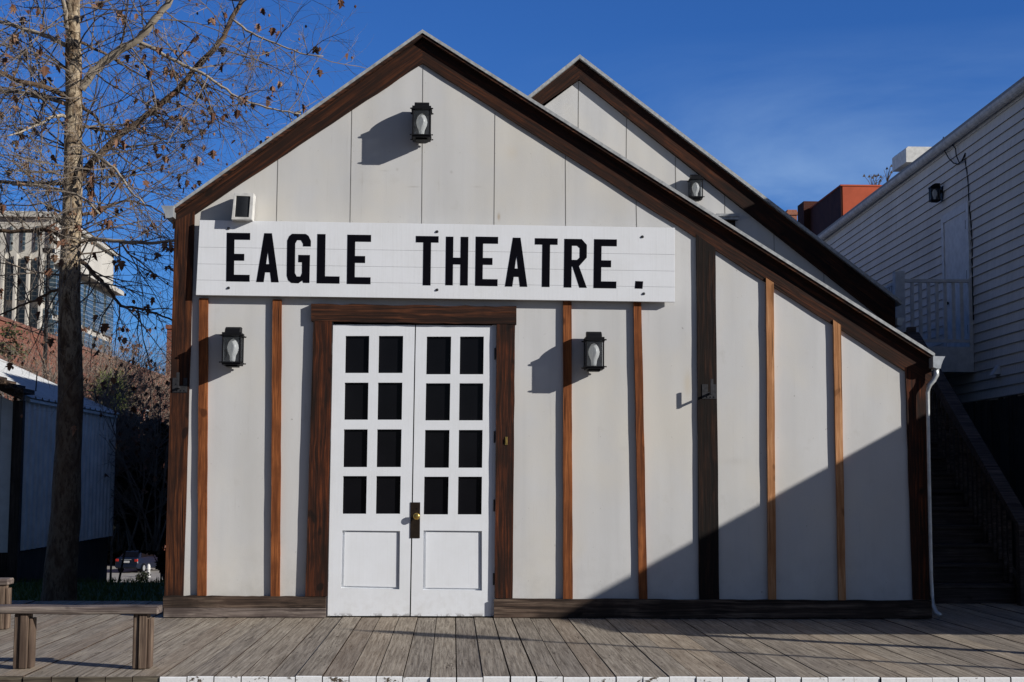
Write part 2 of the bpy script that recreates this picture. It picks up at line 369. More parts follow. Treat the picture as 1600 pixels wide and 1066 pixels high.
# ------------------------------------------------------------------ boardwalk
def deck_mat():
    m = NT('weathered_deck_boards', 0.85, 0.15)
    s = m.sep()
    pid = m.math('FLOOR', m.math('DIVIDE', m.math('ADD', s[0], 40.0), 0.157))
    wn = m.n('ShaderNodeTexWhiteNoise', noise_dimensions='1D'); m.link(pid, wn.inputs['W'])
    cc = m.n('ShaderNodeCombineXYZ'); m.link(m.math('MULTIPLY', pid, 3.7), cc.inputs[1])
    va = m.n('ShaderNodeVectorMath', operation='ADD'); m.link(m.tc.outputs['Object'], va.inputs[0]); m.link(cc.outputs[0], va.inputs[1])
    g = m.noise(m.map((55, 1.6, 20), src=va.outputs[0]), 1.0, 8, 0.68, 0.3)
    crack = m.noise(m.map((38, 3.2, 20), src=va.outputs[0]), 1.0, 10, 0.75, 1.4)
    spots = m.noise(m.map((7, 3, 7), src=va.outputs[0]), 1.6, 7, 0.75)
    cross = m.noise(m.map((6, 70, 6), src=va.outputs[0]), 1.0, 3, 0.6)
    c = m.ramp(g, [(0.30, (0.12, 0.098, 0.078)), (0.47, (0.285, 0.25, 0.21)), (0.62, (0.44, 0.395, 0.335))])
    tint = m.mix(wn.outputs[0], (0.78, 0.76, 0.74), (1.12, 1.08, 1.0))
    c = m.mix(1.0, c, tint, 'MULTIPLY')
    wn2 = m.n('ShaderNodeTexWhiteNoise', noise_dimensions='1D'); m.link(m.math('ADD', pid, 51.3), wn2.inputs['W'])
    c = m.mix(m.ramp(wn2.outputs[0], [(0.60, 0.0), (0.95, 0.16)]), c, (0.42, 0.27, 0.15))
    c = m.mix(m.ramp(crack, [(0.34, 0.95), (0.43, 0.0)]), c, (0.045, 0.036, 0.028))
    patch = m.noise(m.map((2.5, .8, 3), src=va.outputs[0]), 1.0, 5, 0.6)
    c = m.mix(m.ramp(patch, [(0.45, 0.0), (0.72, 0.55)]), c, m.mix(0.5, c, (0.10, 0.082, 0.066)))
    c = m.mix(m.ramp(patch, [(0.25, 0.45), (0.42, 0.0)]), c, (0.40, 0.32, 0.23))
    kn = m.noise(m.map((16, 5, 16), src=va.outputs[0]), 1.0, 2, 0.5)
    c = m.mix(m.ramp(kn, [(0.72, 0.0), (0.76, 0.8)]), c, (0.07, 0.052, 0.038))
    c = m.mix(m.ramp(spots, [(0.60, 0.0), (0.74, 0.75)]), c, (0.085, 0.068, 0.05))
    c = m.mix(m.ramp(cross, [(0.70, 0.0), (0.76, 0.35)]), c, (0.10, 0.08, 0.06))
    # nail heads: two per board on each joist line
    fx = m.math('FRACT', m.math('DIVIDE', m.math('ADD', s[0], 40.0), 0.157))
    fy = m.math('FRACT', m.math('DIVIDE', m.math('ADD', s[1], 40.07), 0.61))
    ny = m.math('LESS_THAN', m.math('ABSOLUTE', m.math('SUBTRACT', fy, 0.5)), 0.012)
    nx = m.math('LESS_THAN', m.math('ABSOLUTE', m.math('SUBTRACT', m.math('ABSOLUTE', m.math('SUBTRACT', fx, 0.5)), 0.28)), 0.035)
    c = m.mix(m.math('MULTIPLY', m.math('MULTIPLY', nx, ny), 0.8), c, (0.03, 0.022, 0.018))
    m.col(c)
    m.bump(m.math('ADD', m.math('MULTIPLY', g, 1.0), m.ramp(crack, [(0.28, 0.0), (0.42, 1.0)])), 0.55, 0.006)
    return m.mat
def chipped_white():
    m = NT('chipped_white_edge_paint', 0.7, 0.2)
    a = m.noise(m.map((1, 1, 1.4)), 9, 8, 0.72); b = m.noise(m.map(), 55, 4, 0.7)
    mask = m.math('ADD', m.math('MULTIPLY', a, 0.8), m.math('MULTIPLY', b, 0.2))
    c = m.mix(m.ramp(b, [(0.3, 0.0), (0.8, 1.0)]), (0.82, 0.82, 0.82), (0.70, 0.70, 0.69))
    c = m.mix(m.ramp(mask, [(0.575, 0.0), (0.60, 1.0)]), c, (0.09, 0.07, 0.05))
    m.col(c); m.bump(mask, 0.4, 0.01); return m.mat
M['deck'] = deck_mat(); M['edge_white'] = chipped_white()
M['edge_raw'] = wood('bare_board_end', (0.05, 0.04, 0.03), (0.15, 0.125, 0.09), (0.24, 0.21, 0.15), 'X')
YFD_ = PG(707, 1057.5, 0).y
print('YFD', YFD_)
def boardwalk():
    b = MB(); rnd = random.Random(3); W = 0.157
    xs = P(219, 1055, YFD_).x
    i0 = int((-12 + 40) / W)
    for i in range(i0, i0 + 205):
        x = i * W - 40; g = rnd.uniform(0.0015, 0.0042); yf = YFD_ + rnd.uniform(-.012, .010); dz = rnd.uniform(-.004, .0025)
        if rnd.random() < 0.06: g += 0.003
        x0, x1 = x + g, x + W - g
        z1 = dz; z0 = dz - 0.042; yb = 1.62
        e = 0.006
        n = 7 
        # top with softly rounded front arris
        for (ya, yb_, za, zb) in ((yf + e, yb, z1, z1),):
            b.cur = 0; b.add([(x0, ya, z1), (x1, ya, z1), (x1, yb_, z1), (x0, yb_, z1)], [(0, 1, 2, 3)])
        b.cur = 3  # dark wood on the plank sides paints in the shade of the gaps
        b.add([(x0, yf, z1 - e), (x0, yf + e, z1), (x0, yb, z1), (x0, yb, z0), (x0, yf, z0)], [(0, 1, 2, 3, 4)])
        b.add([(x1, yf, z1 - e), (x1, yf + e, z1), (x1, yb, z1), (x1, yb, z0), (x1, yf, z0)], [(4, 3, 2, 1, 0)])
        b.add([(x0, yb, z0), (x1, yb, z0), (x1, yb, z1), (x0, yb, z1)], [(0, 1, 2, 3)])
        b.cur = 1 if x > xs else 2
        b.add([(x0, yf, z0), (x1, yf, z0), (x1, yf, z1 - e), (x0, yf, z1 - e)], [(0, 1, 2, 3)])
        b.add([(x0, yf, z1 - e), (x1, yf, z1 - e), (x1, yf + e, z1), (x0, yf + e, z1)], [(0, 1, 2, 3)])
        b.cur = 0
    b.cur = 3
    b.box(-12, 20, YFD_ + .045, YFD_ + .10, -0.36, -0.045)      # rim joist
    for y in [-3.4 + .61 * k for k in range(9)]: b.box(-12, 20, y, y + .04, -0.29, -0.048)
    b.box(-12, 20, -3.92, 1.6, -0.296, -0.292)
    o = b.build('boardwalk', [M['deck'], M['edge_white'], M['edge_raw'], M['wood_sill']]); tag(o, kind='structure')
boardwalk()

# ------------------------------------------------------------------ front theatre
def beam_px(c, yf, yb, n=14, jit=0.0020, seed=0):
    """c = tl, tr, br, bl photo pixels on the plane y=yf; hand-hewn long edges."""
    tl, tr, br, bl = [Vector(PX(*q, yf)) for q in c]
    r = random.Random(seed or int(c[0][0] * 7 + c[0][1]))
    L_ = [tl.lerp(bl, i / n) for i in range(n + 1)]; Rr = [tr.lerp(br, i / n) for i in range(n + 1)]
    for k in range(1, n):
        L_[k].x += r.uniform(-jit, jit); Rr[k].x += r.uniform(-jit, jit)
    b = MB(); vs = []
    for k in range(n + 1):
        d = r.uniform(-jit, jit) * .6
        vs += [(L_[k].x, yf + d, L_[k].y), (Rr[k].x, yf + d, Rr[k].y), (Rr[k].x, yb, Rr[k].y), (L_[k].x, yb, L_[k].y)]
    fs = [(0, 1, 2, 3), tuple(4 * n + q for q in (3, 2, 1, 0))]
    for k in range(n):
        for q in range(4):
            fs.append((4 * k + q, 4 * k + (q + 1) % 4, 4 * k + 4 + (q + 1) % 4, 4 * k + 4 + q))
    return b.add(vs, fs)

TH = empty('theatre', P(850, 955, 0.0) * 1.0, 0, 'off-white gabled theatre with brown timbers and white double doors, nearest the boardwalk', 'theatre')
TH.location = (0.8, 0.0, 0.0)
YS = -0.088
A = PX(660, 46, YS); Rr_ = PX(1461, 552, YS); Lr = PX(266, 325, YS)
TS = 0.030
def down(p, d): return (p[0], p[1] - d)
YB1 = 6.15
# wall panel, one sheet, with the doorway cut in
apx = PX(660, 75, 0); rr = PX(1452, 572, 0); ll = PX(276, 335, 0)
wl = [PX(258, 958, 0), PX(516, 958, 0), PX(520, 500, 0), PX(772, 503, 0), PX(770, 960, 0), PX(1455, 965, 0), rr, apx, ll]
wl = [(p[0], 0.005) if p[1] < 0.1 else p for p in wl]
wb = MB().prism(wl, 0.0, 0.10)
wo = wb.build('wall', M['wall'], TH, bevel=0)
# side and back walls so it stands as a building
XL = wl[0][0] + 0.01; XR = wl[5][0] - 0.01
MB().box(XL, XL + .1, 0.101, YB1, 0, ll[1] - .03).build('side_wall', M['wall'], TH); MB().box(XR - .1, XR, 0.101, YB1, 0, rr[1] - .03).build('side_wall', M['wall'], TH)
# roof slabs
rb = MB()
rb.prism([A, Rr_, down(Rr_, TS), down(A, TS)], YS, YB1)
rb.prism([A, down(A, TS), down(Lr, TS), Lr], YS, YB1 + 0.0)
rf = rb.build('roof', M['metal_edge'], TH)
# rake timbers
ri0 = PX(660, 99, -0.022); ri1 = PX(1456, 607, -0.022); li1 = PX(268, 352, -0.022)
aR = down(A, TS + .004); aL = aR
def slope(a, b): return math.atan2(b[1] - a[1], b[0] - a[0])
rt = rake_mat('rake_timber_falling_right', slope(A, Rr_)); lt = rake_mat('rake_timber_rising_right', slope(Lr, A))
def at_x(a, b, x): t = (x - a[0]) / (b[0] - a[0]); return (x, a[1] + (b[1] - a[1]) * t)
c0 = PX(1456, 600, -.022)[0]
def rake(top_a, top_b, in_a, in_b, yf, mat, seed):
    n = 22; r = random.Random(seed); b = MB(); vs = []
    for k in range(n + 1):
        t = k / n
        tp = Vector(top_a).lerp(Vector(top_b), t); ip = Vector(in_a).lerp(Vector(in_b), t); j = r.uniform(-.004, .004) if 0 < k < n else 0
        vs += [(tp.x, yf, tp.y), (ip.x, yf, ip.y + j), (ip.x, 0.0, ip.y + j), (tp.x, 0.0, tp.y)]
    fs = [(0, 1, 2, 3), tuple(4 * n + q for q in (3, 2, 1, 0))] + [(4 * k + q, 4 * k + (q + 1) % 4, 4 * k + 4 + (q + 1) % 4, 4 * k + 4 + q) for k in range(n) for q in range(4)]
    return b.add(vs, fs).build('rake_timber', mat, TH)
rake(aR, at_x(aR, down(Rr_, TS + .004), c0), ri0, (c0, at_x(ri0, PX(1415, 580, -.022), c0)[1]), -0.022, rt, 1)
xl = PX(270, 340, -.022)[0]
li = at_x(ri0, PX(330, 318, -.022), xl)
rake(aL, at_x(aL, down(Lr, TS + .004), xl), ri0, li, -0.022, lt, 2)
# a slim second board under the metal, in the overhang
fb = MB()
fb.prism([down(A, TS + .001), down(Rr_, TS + .001), down(Rr_, TS + .030), down(A, TS + .030)], YS + .010, -0.023)
fb.prism([down(A, TS + .001), down(A, TS + .030), down(at_x(A, Lr, xl + .0), TS + .030), down(at_x(A, Lr, xl), TS + .001)], YS + .010, -0.023)
fb.build('fascia_board', M['wood_lintel'], TH)
# posts and battens
def post(c, mat, yf=-0.07, name='post', label=None):
    o = beam_px(c, yf, 0.0).build(name, M[mat], TH)
    if label: o['label'] = label
    return o
post([(273, 346), (304, 330), (286, 931), (257, 931)], 'wood_post', -0.026)
post([(1088, 366), (1118, 388), (1124, 937), (1093, 937)], 'wood_black', -0.026)
post([(1415, 574), (1447, 598), (1456, 938), (1427, 937)], 'wood_frame', -0.026)
post([(490, 500), (519, 502), (511, 932), (477, 932)], 'wood_frame', -0.048, 'door_post')
post([(776, 504), (805, 505), (801, 935), (773, 935)], 'wood_frame', -0.048, 'door_post')
lm = MB()
q = [PX(486, 475, -.052), PX(807, 479, -.052), PX(807, 507, -.052), PX(486, 502, -.052)]
n = 20; r = random.Random(5); top = []; bot = []
for k in range(n + 1):
    t = k / n; a = Vector(q[0]).lerp(Vector(q[1]), t); b_ = Vector(q[3]).lerp(Vector(q[2]), t)
    top.append((a.x, a.y + r.uniform(-.006, .006))); bot.append((b_.x, b_.y + r.uniform(-.003, .003)))
lm.prism(top + bot[::-1], -0.052, 0.0); lm.build('lintel', M['wood_lintel'], TH)
for c, mt in [([(311, 466), (325, 466), (322, 931), (308, 931)], 'wood_batten'), ([(426, 468), (440, 468), (437, 932), (423, 932)], 'wood_batten'),
              ([(880, 470), (893, 470), (895, 936), (880, 936)], 'wood_batten'), ([(990, 470), (1002, 470), (1012, 937), (999, 937)], 'wood_batten'),
              ([(1197, 434), (1209, 442), (1213, 938), (1201, 938)], 'wood_bleached'), ([(1302, 500), (1314, 508), (1322, 938), (1311, 938)], 'wood_bleached')]:
    post(c, mt, -0.035, 'batten')
# sill beams
def sill(c, yf):
    n = 24; r = random.Random(int(c[0][0])); tl, tr, br, bl = [Vector(PX(*q, yf)) for q in c]
    top = []; bot = []
    for k in range(n + 1):
        t = k / n; a = tl.lerp(tr, t); top.append((a.x, a.y + r.uniform(-.004, .004))); bot.append((tl.lerp(tr, t).x, 0.006))
    return MB().prism(top + bot[::-1], yf, 0.0).build('sill_beam', M['wood_sill'], TH)
sill([(255, 931), (509, 933), (509, 958), (255, 958)], -0.060)
sill([(772, 936), (1456, 939), (1456, 965), (772, 965)], -0.060)
sb = MB(); a = PX(256, 950, -.08); b_ = PX(509, 952, -.08); sb.box(a[0], b_[0], -0.085, -0.061, 0.004, a[1]); sb.build('base_board', M['wood_bench_top'], TH)
# seams of the gable panels (thin raised caulk lines)
for (x0, y0, x1, y1) in [(434.5, 247, 432, 346), (550, 172, 547, 348), (661, 100, 659, 350), (773.5, 180, 772, 352), (883.5, 247, 884, 354), (994, 316, 995, 356)]:
    a = PX(x0, y0 - 4, -.002); b_ = PX(x1, y1 + 4, -.002); MB().add([(a[0] - .0022, -.002, a[1]), (a[0] + .0022, -.002, a[1]), (b_[0] + .0022, -.002, b_[1]), (b_[0] - .0022, -.002, b_[1])], [(0, 1, 2, 3)]).build('panel_seam', M['seam'], TH, fix=False)

# doors
YD = -0.016
def lerp2(tl, tr, br, bl, u, v):
    a = Vector(tl).lerp(Vector(tr), u); b = Vector(bl).lerp(Vector(br), u); return a.lerp(b, v)
def door(cs, cols, rows, pan, label):
    tl, tr, br, bl = [PX(*c, YD) for c in cs]
    bl = (bl[0], .012); br = (br[0], .012)
    root_poly = [bl, br, tr, tl]
    holes = []; pquads = []
    for (y0, y1) in rows:
        for (xa, xb, sa, sb) in cols:        # x at top row y, drift per pixel of y
            def xp(x, s, y): return x + s * (y - 525)
            qd = [PX(xp(xa, sa, y1), y1, YD), PX(xp(xb, sa, y1), y1, YD), PX(xp(xb, sa, y0), y0, YD), PX(xp(xa, sa, y0), y0, YD)]
            holes.append(qd); pquads.append(qd)
    pq = [PX(*c, YD) for c in pan]; holes.append(pq)
    b = MB().prism(root_poly, YD, YD + .045, holes)
    o = b.build('door', M['door'], TH, bevel=.0025); o['label'] = label
    for qd in pquads:
        x0 = min(p[0] for p in qd); x1 = max(p[0] for p in qd); z0 = min(p[1] for p in qd); z1 = max(p[1] for p in qd)
        MB().box(x0 - .01, x1 + .01, YD + .026, YD + .032, z0 - .01, z1 + .01).build('window_pane', M['pane'], o, world=True)
    # raised centre of the lower panel
    e = 0.016
    (ax, az), (bx, bz), (cx, cz), (dx, dz) = pq
    MB().prism([(ax, az), (bx, bz), (cx, cz), (dx, dz)], YD + .031, YD + .036).prism([(ax + e * 1.1, az + e), (bx - e * 1.2, bz + e), (cx - e * 1.2, cz - e * .9), (dx + e * 1.1, dz - e * .9)], YD + .017, YD + .0305).build('lower_panel', M['door'], o, bevel=.002)
    return o
d1 = door([(520.5, 507), (648.3, 508), (640, 960), (512, 959)], [(540, 577, -.0175, 0), (592, 630, -.0175, 0)], [(525, 583), (598, 656), (671, 730), (744, 803)],
     [(533, 919), (624, 921), (625, 830), (535, 829)], 'left leaf of the white double door')
d2 = door([(650, 508), (770, 509), (768, 960), (642, 960)], [(667, 705, -.018, 0), (719, 756, -.013, 0)], [(526, 585), (599, 657), (672, 731), (745, 804)],
     [(661, 922), (753, 923), (753, 830), (662, 829)], 'right leaf with the knob and lock plate')
a0 = PX(641.5, 785, YD - .006); a1 = PX(656, 841, YD - .006)
lp = MB().box(a0[0], a1[0], YD - .006, YD - .0005, a1[1], a0[1]).build('lock_plate', M['lock'], d2, bevel=.001)
kc = P(651, 807, YD - .05)
kb = MB(); kb.tube([(kc.x, YD - .007, kc.z), (kc.x, YD - .02, kc.z), (kc.x, YD - .034, kc.z), (kc.x, YD - .038, kc.z), (kc.x, YD - .048, kc.z), (kc.x, YD - .058, kc.z), (kc.x, YD - .064, kc.z), (kc.x, YD - .066, kc.z)], [.016, .010, .010, .022, .029, .028, .018, .004], 16)
kb.build('door_knob', M['brass'], d2, smooth=True)
kh = PX(651, 795, YD - .007); MB().tube([(kh[0], YD - .0062, kh[1]), (kh[0], YD - .009, kh[1])], .006, 10).build('keyhole', M['black_metal'], d2)
for py in (553, 683, 790, 905):
    a = P(773.5 - (py - 553) * .006, py, -.02); MB().tube([(a.x, -.018, a.z - .05), (a.x, -.018, a.z + .05)], .007, 8).build('hinge', M['iron'], d2)
for py in (545, 680, 790, 900):
    a = P(518.5 - (py - 545) * .0175, py, -.02); MB().tube([(a.x, -.018, a.z - .05), (a.x, -.018, a.z + .05)], .006, 8).build('hinge', M['iron'], d1)
# jamb: pale edge beside right leaf, dark interior behind the doors
a = PX(769.5, 508, -.0); b_ = PX(774, 958, -.0)
MB().box(a[0] - .004, b_[0] + .03, -.0105, -.003, .012, a[1]).build('door_jamb', M['door'], TH)
a = PX(505, 500, 0); b_ = PX(785, 958, 0); MB().box(a[0], b_[0], .11, .14, .01, a[1]).build('interior_backing', M['dark_void'], TH)
# brass catch
a = P(791, 689, -.055); cb = MB(); cb.box(a.x - .010, a.x + .010, -.054, -.0485, a.z - .034, a.z + .034); cb.box(a.x - .006, a.x + .006, -.062, -.0545, a.z - .02, a.z + .02); cb.build('brass_catch', M['brass'], TH, bevel=.001)

# timber brackets
def bracket(px, py, yf, flip=1):
    a = P(px, py, yf); b = MB()
    b.box(a.x - .062, a.x + .062, yf - .006, yf - .0005, a.z - .062, a.z - .004)
    b.box(a.x - .062, a.x - .012, yf - .006, yf - .0005, a.z - .0035, a.z + .062)
    b.box(a.x + .030, a.x + .062, yf - .006, yf - .0005, a.z - .0035, a.z + .062)
    b.box(a.x - .008, a.x + .006, yf - .11, yf - .0065, a.z - .03, a.z - .012)
    b.box(a.x - .008, a.x + .014, yf - .125, yf - .1105, a.z - .03, a.z + .10)
    for dx in (-.045, -.015, .015, .045): b.tube([(a.x + dx, yf - .0065, a.z - .045), (a.x + dx, yf - .012, a.z - .045)], .006, 8)
    return b.build('bar_bracket', M['iron'], TH, bevel=.001)
bracket(1108, 612, -.026); bracket(281, 602, -.026)

# gutters and downpipe
gx = P(1464, 566, -.13)
def gutter(x, z, y0, y1, side=1, mt='galv'):
    pr = [(0, .05), (0, -.045), (.03 * side, -.055), (.062 * side, -.055), (.072 * side, -.02), (.088 * side, .02), (.105 * side, .05), (.095 * side, .05), (.078 * side, .018), (.055 * side, -.045), (.012 * side, -.045), (.01 * side, .05)]
    b = MB(); b.prism([(x + p[0], z + p[1]) for p in pr], y0, y1)
    b.prism([(x + p[0], z + p[1]) for p in pr[:7]], y0 - .004, y0 - .0005)
    return b
gutter(gx.x - .035, gx.z, -.135, 6.1).build('gutter', M['galv'], TH)
gl = P(271, 331, -.13); gutter(gl.x, gl.z, -.135, 6.1, -1).build('gutter', M['galv'], TH)
pts = [P(1463, 574, -.09), P(1463, 586, -.09), P(1459, 594, -.09), P(1452, 602, -.09), P(1449.5, 614, -.09), P(1450, 640, -.09), P(1452, 760, -.09), P(1455, 900, -.09), P(1456.5, 930, -.09), P(1459, 947, -.12), P(1463, 957, -.16), P(1470, 962, -.2)]
MB().tube([p + Vector((.0, 0, 0)) for p in pts], [.024, .024, .023, .022, .018, .016, .016, .016, .016, .017, .018, .02], 12).build('downpipe', M['galv'], TH, smooth=True)

# ------------------------------------------------------------------ sign
SG = empty('sign_board', P(683, 465, -.085), 0, 'long white board sign lettered EAGLE THEATRE. above the double doors', 'sign')
YG = -0.082
sq = [PX(312, 344, YG), PX(1054.5, 356, YG), PX(1054.5, 472, YG), PX(306, 461, YG)]
gaps = [0, .362, .585, .80, 1.0]
for i in range(4):
    v0, v1 = gaps[i] + (.0022 if i else 0), gaps[i + 1]
    n = 1; top = []; bot = []
    for k in range(n + 1):
        a = lerp2(*sq, k / n, v0); c = lerp2(*sq, k / n, v1)
        top.append((a.x, a.y)); bot.append((c.x, c.y))
    MB().prism(top + bot[::-1], YG, YG + .04).build('plank', M['sign'], SG, bevel=.0015)
a = lerp2(*sq, .01, .03); b_ = lerp2(*sq, .99, .97); MB().box(sq[0][0] + .03, sq[1][0] - .02, YG + .0405, -.0415, sq[3][1] + .05, sq[1][1] - .03).build('backing_board', M['sign'], SG)
def letters():
    E = [(0, 0), (1, 0), (1, .14), (.33, .14), (.33, .43), (.76, .43), (.76, .57), (.33, .57), (.33, .86), (1, .86), (1, 1), (0, 1)]
    Aa = ([(0, 0), (.33, 0), (.39, .2), (.61, .2), (.67, 0), (1, 0), (.67, 1), (.33, 1)], [(.43, .37), (.57, .37), (.5, .63)])
    G = [(.96, 0), (.97, .57), (.48, .57), (.48, .42), (.64, .42), (.64, .2), (.58, .13), (.42, .13), (.34, .2), (.34, .8), (.42, .87), (.58, .87), (.67, .8), (.67, .745), (1, .745), (1, .86), (.9, .96), (.78, 1), (.2, 1), (.08, .95), (0, .86), (0, .14), (.06, .05), (.2, -.005), (.5, -.01), (.66, .05), (.70, 0)]
    Ll = [(0, 0), (1, 0), (1, .145), (.36, .145), (.36, 1), (0, 1)]
    T = [(.33, 0), (.67, 0), (.67, .87), (1, .87), (1, 1), (0, 1), (0, .87), (.33, .87)]
    H = [(0, 0), (.33, 0), (.33, .43), (.66, .43), (.66, 0), (1, 0), (1, 1), (.66, 1), (.66, .57), (.33, .57), (.33, 1), (0, 1)]
    Rx = ([(0, 0), (.33, 0), (.33, .43), (.37, .43), (.68, 0), (1, 0), (.65, .44), (.98, .62), (.98, .88), (.75, 1), (0, 1)], [(.33, .86), (.56, .86), (.67, .81), (.67, .62), (.56, .57), (.33, .57)])
    D = [(0, 0), (1, 0), (1, 1), (0, 1)]
    items = [(E, 354.5, 391, 364, 440), (Aa, 401.5, 436.5, 364.5, 441), (G, 449, 486, 365.5, 442), (Ll, 496, 531.5, 366, 443), (E, 543, 580, 367, 444),
             (T, 650, 685.5, 369, 446), (H, 697, 732, 370, 446), (E, 743.5, 778.5, 370, 447), (Aa, 790, 825, 371.5, 448), (T, 836, 871.5, 372.5, 448.5), (Rx, 882, 918, 373.5, 449.5), (E, 928.5, 964, 374, 450.5), (D, 993, 1005, 439.5, 451)]
    yl = YG - .0022
    for g, x0, x1, y0, y1 in items:
        poly, hole = (g[0], [g[1]]) if isinstance(g, tuple) else (g, [])
        f = lambda p: PX(x0 + (x1 - x0) * p[0] - (1 - p[1]) * 1.0, y1 + (y0 - y1) * p[1] + (p[0] - .5) * .5, yl)
        MB().prism([f(p) for p in poly], yl, YG - .0002, [[f(p) for p in h] for h in hole]).build('letter', M['letter'], SG)
letters()
for (x, y) in [(683, 362), (683, 453), (357, 450), (1004, 370), (1006, 459), (357, 357)]:
    a = P(x, y, YG - .004); MB().tube([(a.x, YG - .0002, a.z), (a.x, YG - .004, a.z), (a.x, YG - .011, a.z)], [.013, .012, .007], 8).build('bolt', M['iron'], SG)

# ------------------------------------------------------------------ lanterns
def make_lantern(label):
    root = empty('wall_lantern', (0, 0, 0), 0, label, 'lantern', 'black box lanterns on the walls')
    BM = M['black_metal']
    # local frame: wall at y = 0, lamp toward -y, origin at body centre height
    y0, y1 = -.245, -.06
    w_ = .072; zb, zt = -.115, .10
    b = MB()
    b.box(-.058, .058, -.016, -.001, -.13, .135)                         # back plate on the wall
    b.box(-.035, .035, -.0598, -.0165, .02, .075)                        # arm
    b.build('back_plate', BM, root, world=False, bevel=.002)
    f = MB()
    for sx_ in (-1, 1):
        for yy in (y0, y1 - .01):
            f.box(sx_ * w_ - .006, sx_ * w_ + .006, yy, yy + .012, zb, zt)
    f.box(-.088, .088, y0 - .012, y1 + .006, zt, zt + .012)
    f.box(-.080, .080, y0 - .006, y1 + .003, zt + .0125, zt + .030)
    f.box(-.084, .084, y0 - .010, y1 + .006, zb - .012, zb)
    f.box(-.076, .076, y0, y1, zb - .026, zb - .0125)
    f.box(-.05, .05, y0 + .03, y1 - .03, zb - .040, zb - .0265)
    for sx_ in (-1, 1):
        for zz in (zt + .006, zb - .006):
            f.tube([(sx_ * .086, y0 - .004, zz), (sx_ * .098, y0 - .004, zz)], .006, 8)
            f.tube([(sx_ * .086, y1 - .004, zz), (sx_ * .098, y1 - .004, zz)], .006, 8)
    f.build('frame', BM, root, world=False, bevel=.0015)
    # hood: quarter-round in side view
    pr = [(y1, zt + .031)] + [(y1, zt + .085)] + [(y1 - .06 - .10 * math.sin(t), zt + .031 + .054 * math.cos(t)) for t in [k * math.pi / 2 / 8 for k in range(9)]]
    h = MB().prism_x(pr, -.062, .062)
    h.build('hood', BM, root, world=False, bevel=.002)
    MB().box(-w_ + .007, w_ - .007, y1 - .008, y1 - .004, zb, zt).build('reflector', M['iron'], root, world=False)
    g = MB()
    g.box(-w_ + .006, w_ - .006, y0 + .003, y0 + .005, zb, zt)
    g.build('glass', M['lamp_glass'], root, world=False)
    for sx_ in (-1, 1): MB().box(sx_ * w_ - .001, sx_ * w_ + .001, y0 + .0125, y1 - .0105, zb, zt).build('side_glass', M['side_glass'][sx_ > 0], root, world=False)
    yc = (y0 + y1) / 2
    c = MB().lathe([(.018, -.112), (.022, -.095), (.024, -.075), (.026, -.060), (.036, -.040), (.045, -.015), (.048, .008), (.044, .032), (.034, .056), (.020, .074), (.004, .084)], (0, yc, 0), 28)
    c.build('bulb', M['bulb'], root, world=False, smooth=True)
    return root
lan = make_lantern('black box lantern high in the front gable, centred above the white sign')
ctr = P(659, 193, -.15); lan.location = (ctr.x, 0, ctr.z)
for (px, py, yw, lab) in [(364, 545, 0, 'black box lantern left of the double doors, below the start of the white sign'),
                          (928, 552, 0, 'black box lantern right of the double doors, between two orange-brown battens'),
                          (1087, 295, 6.2, 'black box lantern on the rear gable, just above the front roof edge')]:
    c = copy_tree(lan); p = P(px, py, yw - .15); c.location = (p.x, yw, p.z); c['label'] = lab

# ------------------------------------------------------------------ speaker case
sp_ = P(379, 322, -.17)
SP = empty('wall_speaker', (sp_.x, -.0, sp_.z), 0, 'small white case with black front tucked under the left roof slope, above the sign', 'speaker')
pj = 0.17
qo = [PX(361.5, 343, -pj), PX(393.5, 343.5, -pj), PX(396.5, 302, -pj), PX(366, 301, -pj)]
qi = [PX(366.5, 339, -pj), PX(388.5, 339.5, -pj), PX(391, 307, -pj), PX(369, 306, -pj)]
MB().prism(qo, -pj, -.03, [qi]).build('case', M['box_white'], SP, bevel=.002)
s_ = MB(); n = 8
for k in range(n):
    t0, t1 = k / n, (k + 1) / n
    def xx(t, z): 
        a = Vector(qi[0]).lerp(Vector(qi[1]), t); b = Vector(qi[3]).lerp(Vector(qi[2]), t); return a.lerp(b, z)
    def yy(t): return -pj + .012 - .008 * math.sin(math.pi * t)
    a, b, c, d = xx(t0, 0), xx(t1, 0), xx(t1, 1), xx(t0, 1)
    s_.add([(a.x, yy(t0), a.y), (b.x, yy(t1), b.y), (c.x, yy(t1), c.y), (d.x, yy(t0), d.y)], [(0, 1, 2, 3)])
s_.build('grille', M['screen'], SP, smooth=True)
MB().box(sp_.x - .03, sp_.x + .03, -.029, -.001, sp_.z - .05, sp_.z + .05).build('mount', M['iron'], SP)

# ------------------------------------------------------------------ rear hall
Y2 = 6.2
RH = empty('rear_hall', (1.6, Y2, 0), 0, 'taller off-white gabled hall standing behind the theatre, its right half in shade', 'building')
A2 = PX(906, 85, Y2 - .12); R2 = PX(1409, 470, Y2 - .12); L2 = at_x(A2, PX(826, 149, Y2 - .12), -2.9)
rb = MB(); rb.prism([A2, R2, down(R2, .05), down(A2, .05)], Y2 - .12, Y2 + 13); rb.prism([A2, down(A2, .05), down(L2, .05), L2], Y2 - .12, Y2 + 13)
rb.build('roof', M['metal_edge'], RH)
xr2 = PX(1397, 500, Y2)[0]
i2 = PX(905, 124, Y2 - .06); i2r = PX(1378, 497, Y2 - .06); i2l = PX(851, 161, Y2 - .06)
rm2 = rake_mat('rear_rake_timber_right', slope(A2, R2)); rm3 = rake_mat('rear_rake_timber_left', slope(L2, A2))
b = MB(); t0 = down(A2, .055); b.prism([t0, at_x(t0, down(R2, .055), xr2), at_x(i2, i2r, xr2), i2], Y2 - .06, Y2); b.build('rake_timber', rm2, RH)
